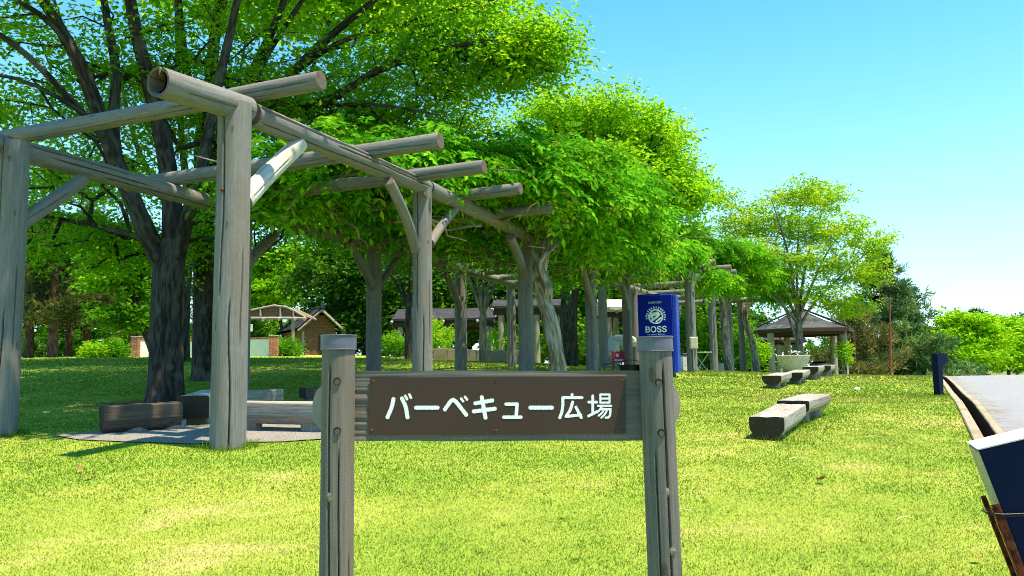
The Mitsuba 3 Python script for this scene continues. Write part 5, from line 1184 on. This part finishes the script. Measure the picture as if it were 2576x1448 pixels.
# shrubs
def shrub(label, px, py, Y, rx, rz, n, seed, cols, group=None, L=.13, W=.065, ry=None, cat='shrub', name='shrub'):
    t = thing(name, label, cat, group); rng = np.random.default_rng(seed); c = P(px, py, Y); b = np.array([c[0], c[1], float(gz(c[0], c[1])) - .05])
    st_ = [limb([b, b + [rng.normal(0, .1), rng.normal(0, .1), .25], c + rng.standard_normal(3) * [rx * .4, rx * .4, rz * .3]], [.03, .022, .008]) for _ in range(5)]
    m, u = limbs_mesh(st_, 6); part(t, 'stems', m, 'bark', smooth=True, uv=u)
    A = ellipsoid_points(rng, c, (rx, ry or rx, rz), n, .4); out = nrm(A - (c - [0, 0, rz]))
    m, cc = spray_leaves(rng, A, out, .28, 36, L, W, cols, W4, flat=.4, tilt=.8, droop=.1); part(t, 'leaves', m, 'leaf', color=cc, kind='stuff')
shrub('low bright green shrub at the foot of the far left pines', 240, 884, 33, .45, .25, 34, 501, LIME)
shrub('rounder bright green shrub next to it, nearer the white wall', 290, 880, 33.5, .55, .35, 40, 502, FRESH)
shrub('bright green bush between the white wall and the timber hut', 722, 878, 38, .75, .36, 70, 503, FRESH)
shrub('pale leafy bush at the foot of the short red lamp post', 1000, 868, 36, 1.0, .5, 70, 504, FRESH)
shrub('leafy bush behind the second pergola post', 1090, 850, 35, 1.0, .7, 80, 505, LIME)
shrub('light green bush framed by the middle posts below the shelter roof', 1290, 855, 34, 1.0, .7, 80, 506, LIME)
shrub('tall clipped green shrub right of the vending machine', 1722, 850, 31, .62, 1.1, 110, 507, FRESH)
shrub('tall green shrub between the first two posts of the farther pergola', 1772, 860, 33, .62, 1.0, 110, 508, FRESH)
shrub('tall dense green shrub behind the last posts of the farther pergola', 1858, 865, 38, .9, 1.1, 120, 509, FRESH)
shrub('low green shrub left of the gazebo post', 1900, 890, 40, .6, .6, 60, 510, LIME)
shrub('little bright sapling by the right gazebo post', 2124, 890, 40, .3, .55, 24, 511, LIME)
shrub('broad dark undergrowth bush below the middle of the wood', 1450, 870, 40, 2.4, .9, 120, 512, DEEP, L=.22, W=.11)
shrub('dark undergrowth bush left of the middle shelter', 925, 862, 54, 1.9, 1.0, 100, 513, DEEP, L=.22, W=.11)
shrub('dark undergrowth bush under the far left pines', 120, 880, 58, 4.5, 1.0, 150, 514, DEEP, L=.28, W=.14)
shrub('dark undergrowth bush behind the white wall', 480, 870, 56, 4.0, 1.1, 150, 515, DEEP, L=.28, W=.14)
shrub('dark undergrowth behind the right gazebo post', 2090, 890, 60, 3.6, 1.4, 150, 516, DEEP, L=.28, W=.14)
shrub('dark undergrowth below the big pine', 2230, 905, 60, 3.4, 1.2, 130, 517, DEEP, L=.28, W=.14)

for k, (px, Y, rx, rz) in enumerate(((250, 74, 6, 2.2), (560, 70, 5, 2.4), (680, 72, 5, 2.4), (400, 76, 6, 2.6))):
    shrub(('dark undergrowth far back between the left pine trunks', 'dark undergrowth far back just left of the front pergola post', 'dark undergrowth far back behind the log canopy', 'dark undergrowth far back behind the big forked trunk')[k], px, 862, Y, rx, rz, 190, 520 + k, DEEP, 'undergrowth masses far back at left', L=.34, W=.18)

# ------------------------------------------------------------------ climbing vines
def vine_foliage(t, clouds, seed, leaf=.34, n_leaflets=4, L=.145, W=.064):
    rng = np.random.default_rng(seed)
    A = np.vstack([ellipsoid_points(rng, c, r, max(4, n // 7), .42) for c, r, n in clouds])
    ac = np.repeat(np.array([c for c, r, n in clouds]), [max(4, n // 7) for c, r, n in clouds], axis=0)
    tuft = rng.integers(5, 16, len(A)); idx = np.repeat(np.arange(len(A)), tuft)
    C = A[idx] + rng.standard_normal((len(idx), 3)) * [.15, .15, .10]; cen = ac[idx] * .45 + (A[idx] - [0, 0, .25]) * .55
    N = len(C); out = nrm((C - cen) * [1, 1, .5] + rng.standard_normal((N, 3)) * .25); out[:, 2] *= .5; out = nrm(out)
    tone = .65 * palette(rng, len(A), VINE, [4, 4, 4, 2, .4], .22)[idx] + .35 * palette(rng, N, VINE, [4, 4, 3, 2, .5], .15)
    P_, Nn, D_, Cc, Ls = [], [], [], [], []
    ln = leaf * (.7 + .6 * rng.random(N)); drp = rng.uniform(.25, .75, N)
    side = nrm(np.cross(out, [0, 0, 1.0]))
    for k in range(n_leaflets + 1):
        f = (k + .8) / (n_leaflets + .8)
        pos = C + out * (ln * f)[:, None] - np.array([0, 0, 1.0]) * (ln * drp * f * f)[:, None]
        dirn = nrm(out - np.array([0, 0, 1.0]) * (2 * drp * f)[:, None])
        for s in ((-1, 1) if k < n_leaflets else (0,)):
            d = nrm(dirn * (.45 if s else 1) + side * s * .9 + rng.standard_normal((N, 3)) * .15 - [0, 0, .15])
            P_.append(pos); D_.append(d); Nn.append(np.array([0, 0, 1.0]) + dirn * .4 + rng.standard_normal((N, 3)) * .55); Cc.append(np.clip(tone * (1 + .15 * rng.standard_normal((N, 1))), .004, .9)); Ls.append(ln / leaf)
    ls = np.concatenate(Ls)
    m, c = leaf_mesh(np.vstack(P_), np.vstack(Nn), np.vstack(D_), L * ls, W * ls, np.vstack(Cc), fold=.15)
    return part(t, 'leaves', m, 'vine_leaf', color=c, kind='stuff')
v1 = thing('climbing_vine', 'lush green vine with a twisted pale trunk spreading over the large log pergola', 'vine')
for k, (pts, r) in enumerate((([(1407, 960, 14.35), (1398, 880, 14.4), (1386, 800, 14.35), (1364, 730, 14.45), (1358, 680, 14.5), (1372, 630, 14.5), (1388, 560, 14.6), (1380, 500, 14.8)], [.15, .125, .12, .115, .10, .09, .08, .05]),
                              ([(1392, 960, 14.5), (1392, 870, 14.28), (1372, 790, 14.5), (1376, 720, 14.3), (1352, 660, 14.4), (1338, 600, 14.6), (1300, 560, 14.7)], [.11, .09, .085, .085, .07, .055, .03]),
                              ([(1376, 720, 14.4), (1360, 680, 14.2), (1372, 640, 14.2), (1405, 610, 14.5), (1440, 590, 15)], [.05, .05, .045, .04, .03]))):
    l = PL(pts, r); l[:, :3] += .018 * np.column_stack([np.sin(np.arange(len(l)) * .9 + k), np.cos(np.arange(len(l)) * 1.1 + k), np.zeros(len(l))])
    (vv, ff), u = limbs_mesh([l], 22); th = meshkit.fbm(vv * [14, 14, 3.5], 3, k + 4)[:, None] - .5
    ctr = l[np.argmin(np.linalg.norm(vv[:, None, :] - l[None, :, :3], axis=2), axis=1), :3]; vv = ctr + (vv - ctr) * (1 + .7 * th)
    part(v1, 'trunk', (vv, ff), 'vine_bark', smooth=True, uv=u)
rng = np.random.default_rng(17)
st_ = []
for k in range(46):                                        # bare runners tangled along the beams and rafters
    Y0 = rng.uniform(10.6, 21); x0 = -2.5 + .385 * (Y0 - 7.16) - rng.uniform(-.5, 2.9); z0 = 2.5 + rng.uniform(-.15, .3)
    p = np.array([x0, Y0, z0]); d = np.array([rng.normal(0, .5), rng.normal(0, 1), 0]); pts = [p]
    for i in range(6):
        d = nrm(d + rng.standard_normal(3) * [.5, .5, .2]); p = p + d * .45; p[2] = np.clip(p[2] - .02, 2.15, 3.0); pts.append(p.copy())
    st_.append(limb(pts, np.linspace(rng.uniform(.018, .035), .008, len(pts))))
m, u = limbs_mesh(st_, 7); part(v1, 'runners', m, 'vine_bark', smooth=True, uv=u, kind='stuff')
def axis1(Y, side, z): return np.array([-2.5 + .385 * (Y - 7.16) + side, Y, z])
vcl = [(axis1(11.4, -1.5, 3.05), (1.5, .9, .38), 217), (axis1(12.6, -1.0, 3.3), (1.9, 1.2, .5), 501), (axis1(13.9, .0, 3.55), (1.5, 1.2, .68), 528), (axis1(15.3, .25, 3.5), (1.7, 1.4, .92), 778), (axis1(14.4, -1.6, 3.25), (1.7, 1.5, .45), 409),
       (axis1(16.6, .4, 3.45), (1.6, 1.6, .9), 778), (axis1(18.2, .4, 3.45), (1.4, 1.6, .85), 759), (axis1(19.8, .3, 3.35), (1.2, 1.5, .7), 528), (axis1(17.0, -1.4, 3.05), (1.8, 2.0, .5), 422), (axis1(21.4, .2, 3.15), (1.1, 1.5, .5), 369), (axis1(22.8, .2, 3.05), (1.0, 1.2, .4), 198), (axis1(20.5, -1.4, 3.0), (1.7, 2.0, .5), 303),
       (axis1(17.2, 1.0, 2.98), (.8, .9, .5), 217), (axis1(18.6, .8, 3.0), (.7, .8, .4), 151), (axis1(12.2, -2.4, 2.85), (1.2, 1.0, .4), 211), (axis1(16.0, .6, 2.6), (.9, 1.0, .35), 125), (axis1(11.8, -2.9, 2.6), (.8, .6, .35), 112), (axis1(13.2, -2.6, 3.0), (1.2, 1.2, .4), 198), (axis1(16.0, -2.6, 2.85), (1.2, 1.6, .4), 224),
       (axis1(15.5, -1.3, 2.85), (1.9, 1.6, .22), 260), (axis1(18.0, -1.3, 2.85), (1.9, 1.6, .22), 280), (axis1(20.5, -1.3, 2.85), (1.9, 1.6, .22), 280), (axis1(22.8, -1.2, 2.85), (1.9, 1.4, .22), 240), (axis1(13.2, .85, 3.05), (.6, .7, .38), 130), (axis1(14.7, 1.05, 2.95), (.65, .9, .5), 210), (axis1(13.4, -1.6, 2.95), (1.7, 1.2, .2), 160)]
vine_foliage(v1, vcl, 19)
v2 = thing('climbing_vine', 'green vine with leaning stems over the farther log pergola', 'vine')
for k, (pts, r) in enumerate((([(1838, 945, 31.5), (1826, 870, 31.5), (1822, 800, 31.6), (1815, 740, 31.7), (1820, 700, 31.8)], [.2, .17, .16, .13, .08]), ([(1906, 945, 36), (1892, 860, 36), (1874, 800, 36), (1888, 750, 36), (1900, 715, 36)], [.17, .15, .13, .11, .07]))):
    l = PL(pts, r); m, u = limbs_mesh([l], 18); part(v2, 'trunk', m, 'vine_bark', smooth=True, uv=u)
def v2c(px, py, Y, r, n): return (P(px, py, Y), r, n)
vine_foliage(v2, [v2c(1680, 640, 24.5, (1.0, .9, .45), 330), v2c(1720, 600, 26.5, (1.0, 1.0, .4), 240), v2c(1820, 628, 29.5, (.9, 1.0, .42), 330), v2c(1868, 650, 30.5, (1.0, 1.2, .6), 520), v2c(1905, 690, 32.0, (.85, 1.2, .6), 460), v2c(1935, 705, 34.0, (.9, 1.2, .65), 440), v2c(1955, 745, 35.5, (.7, 1.0, .45), 240), v2c(1788, 702, 26.8, (.55, .8, .30), 190), v2c(1830, 712, 29.5, (.55, .9, .28), 170), v2c(1790, 690, 30.5, (.8, 1.2, .3), 220)], 23, leaf=.34, L=.13, W=.06)
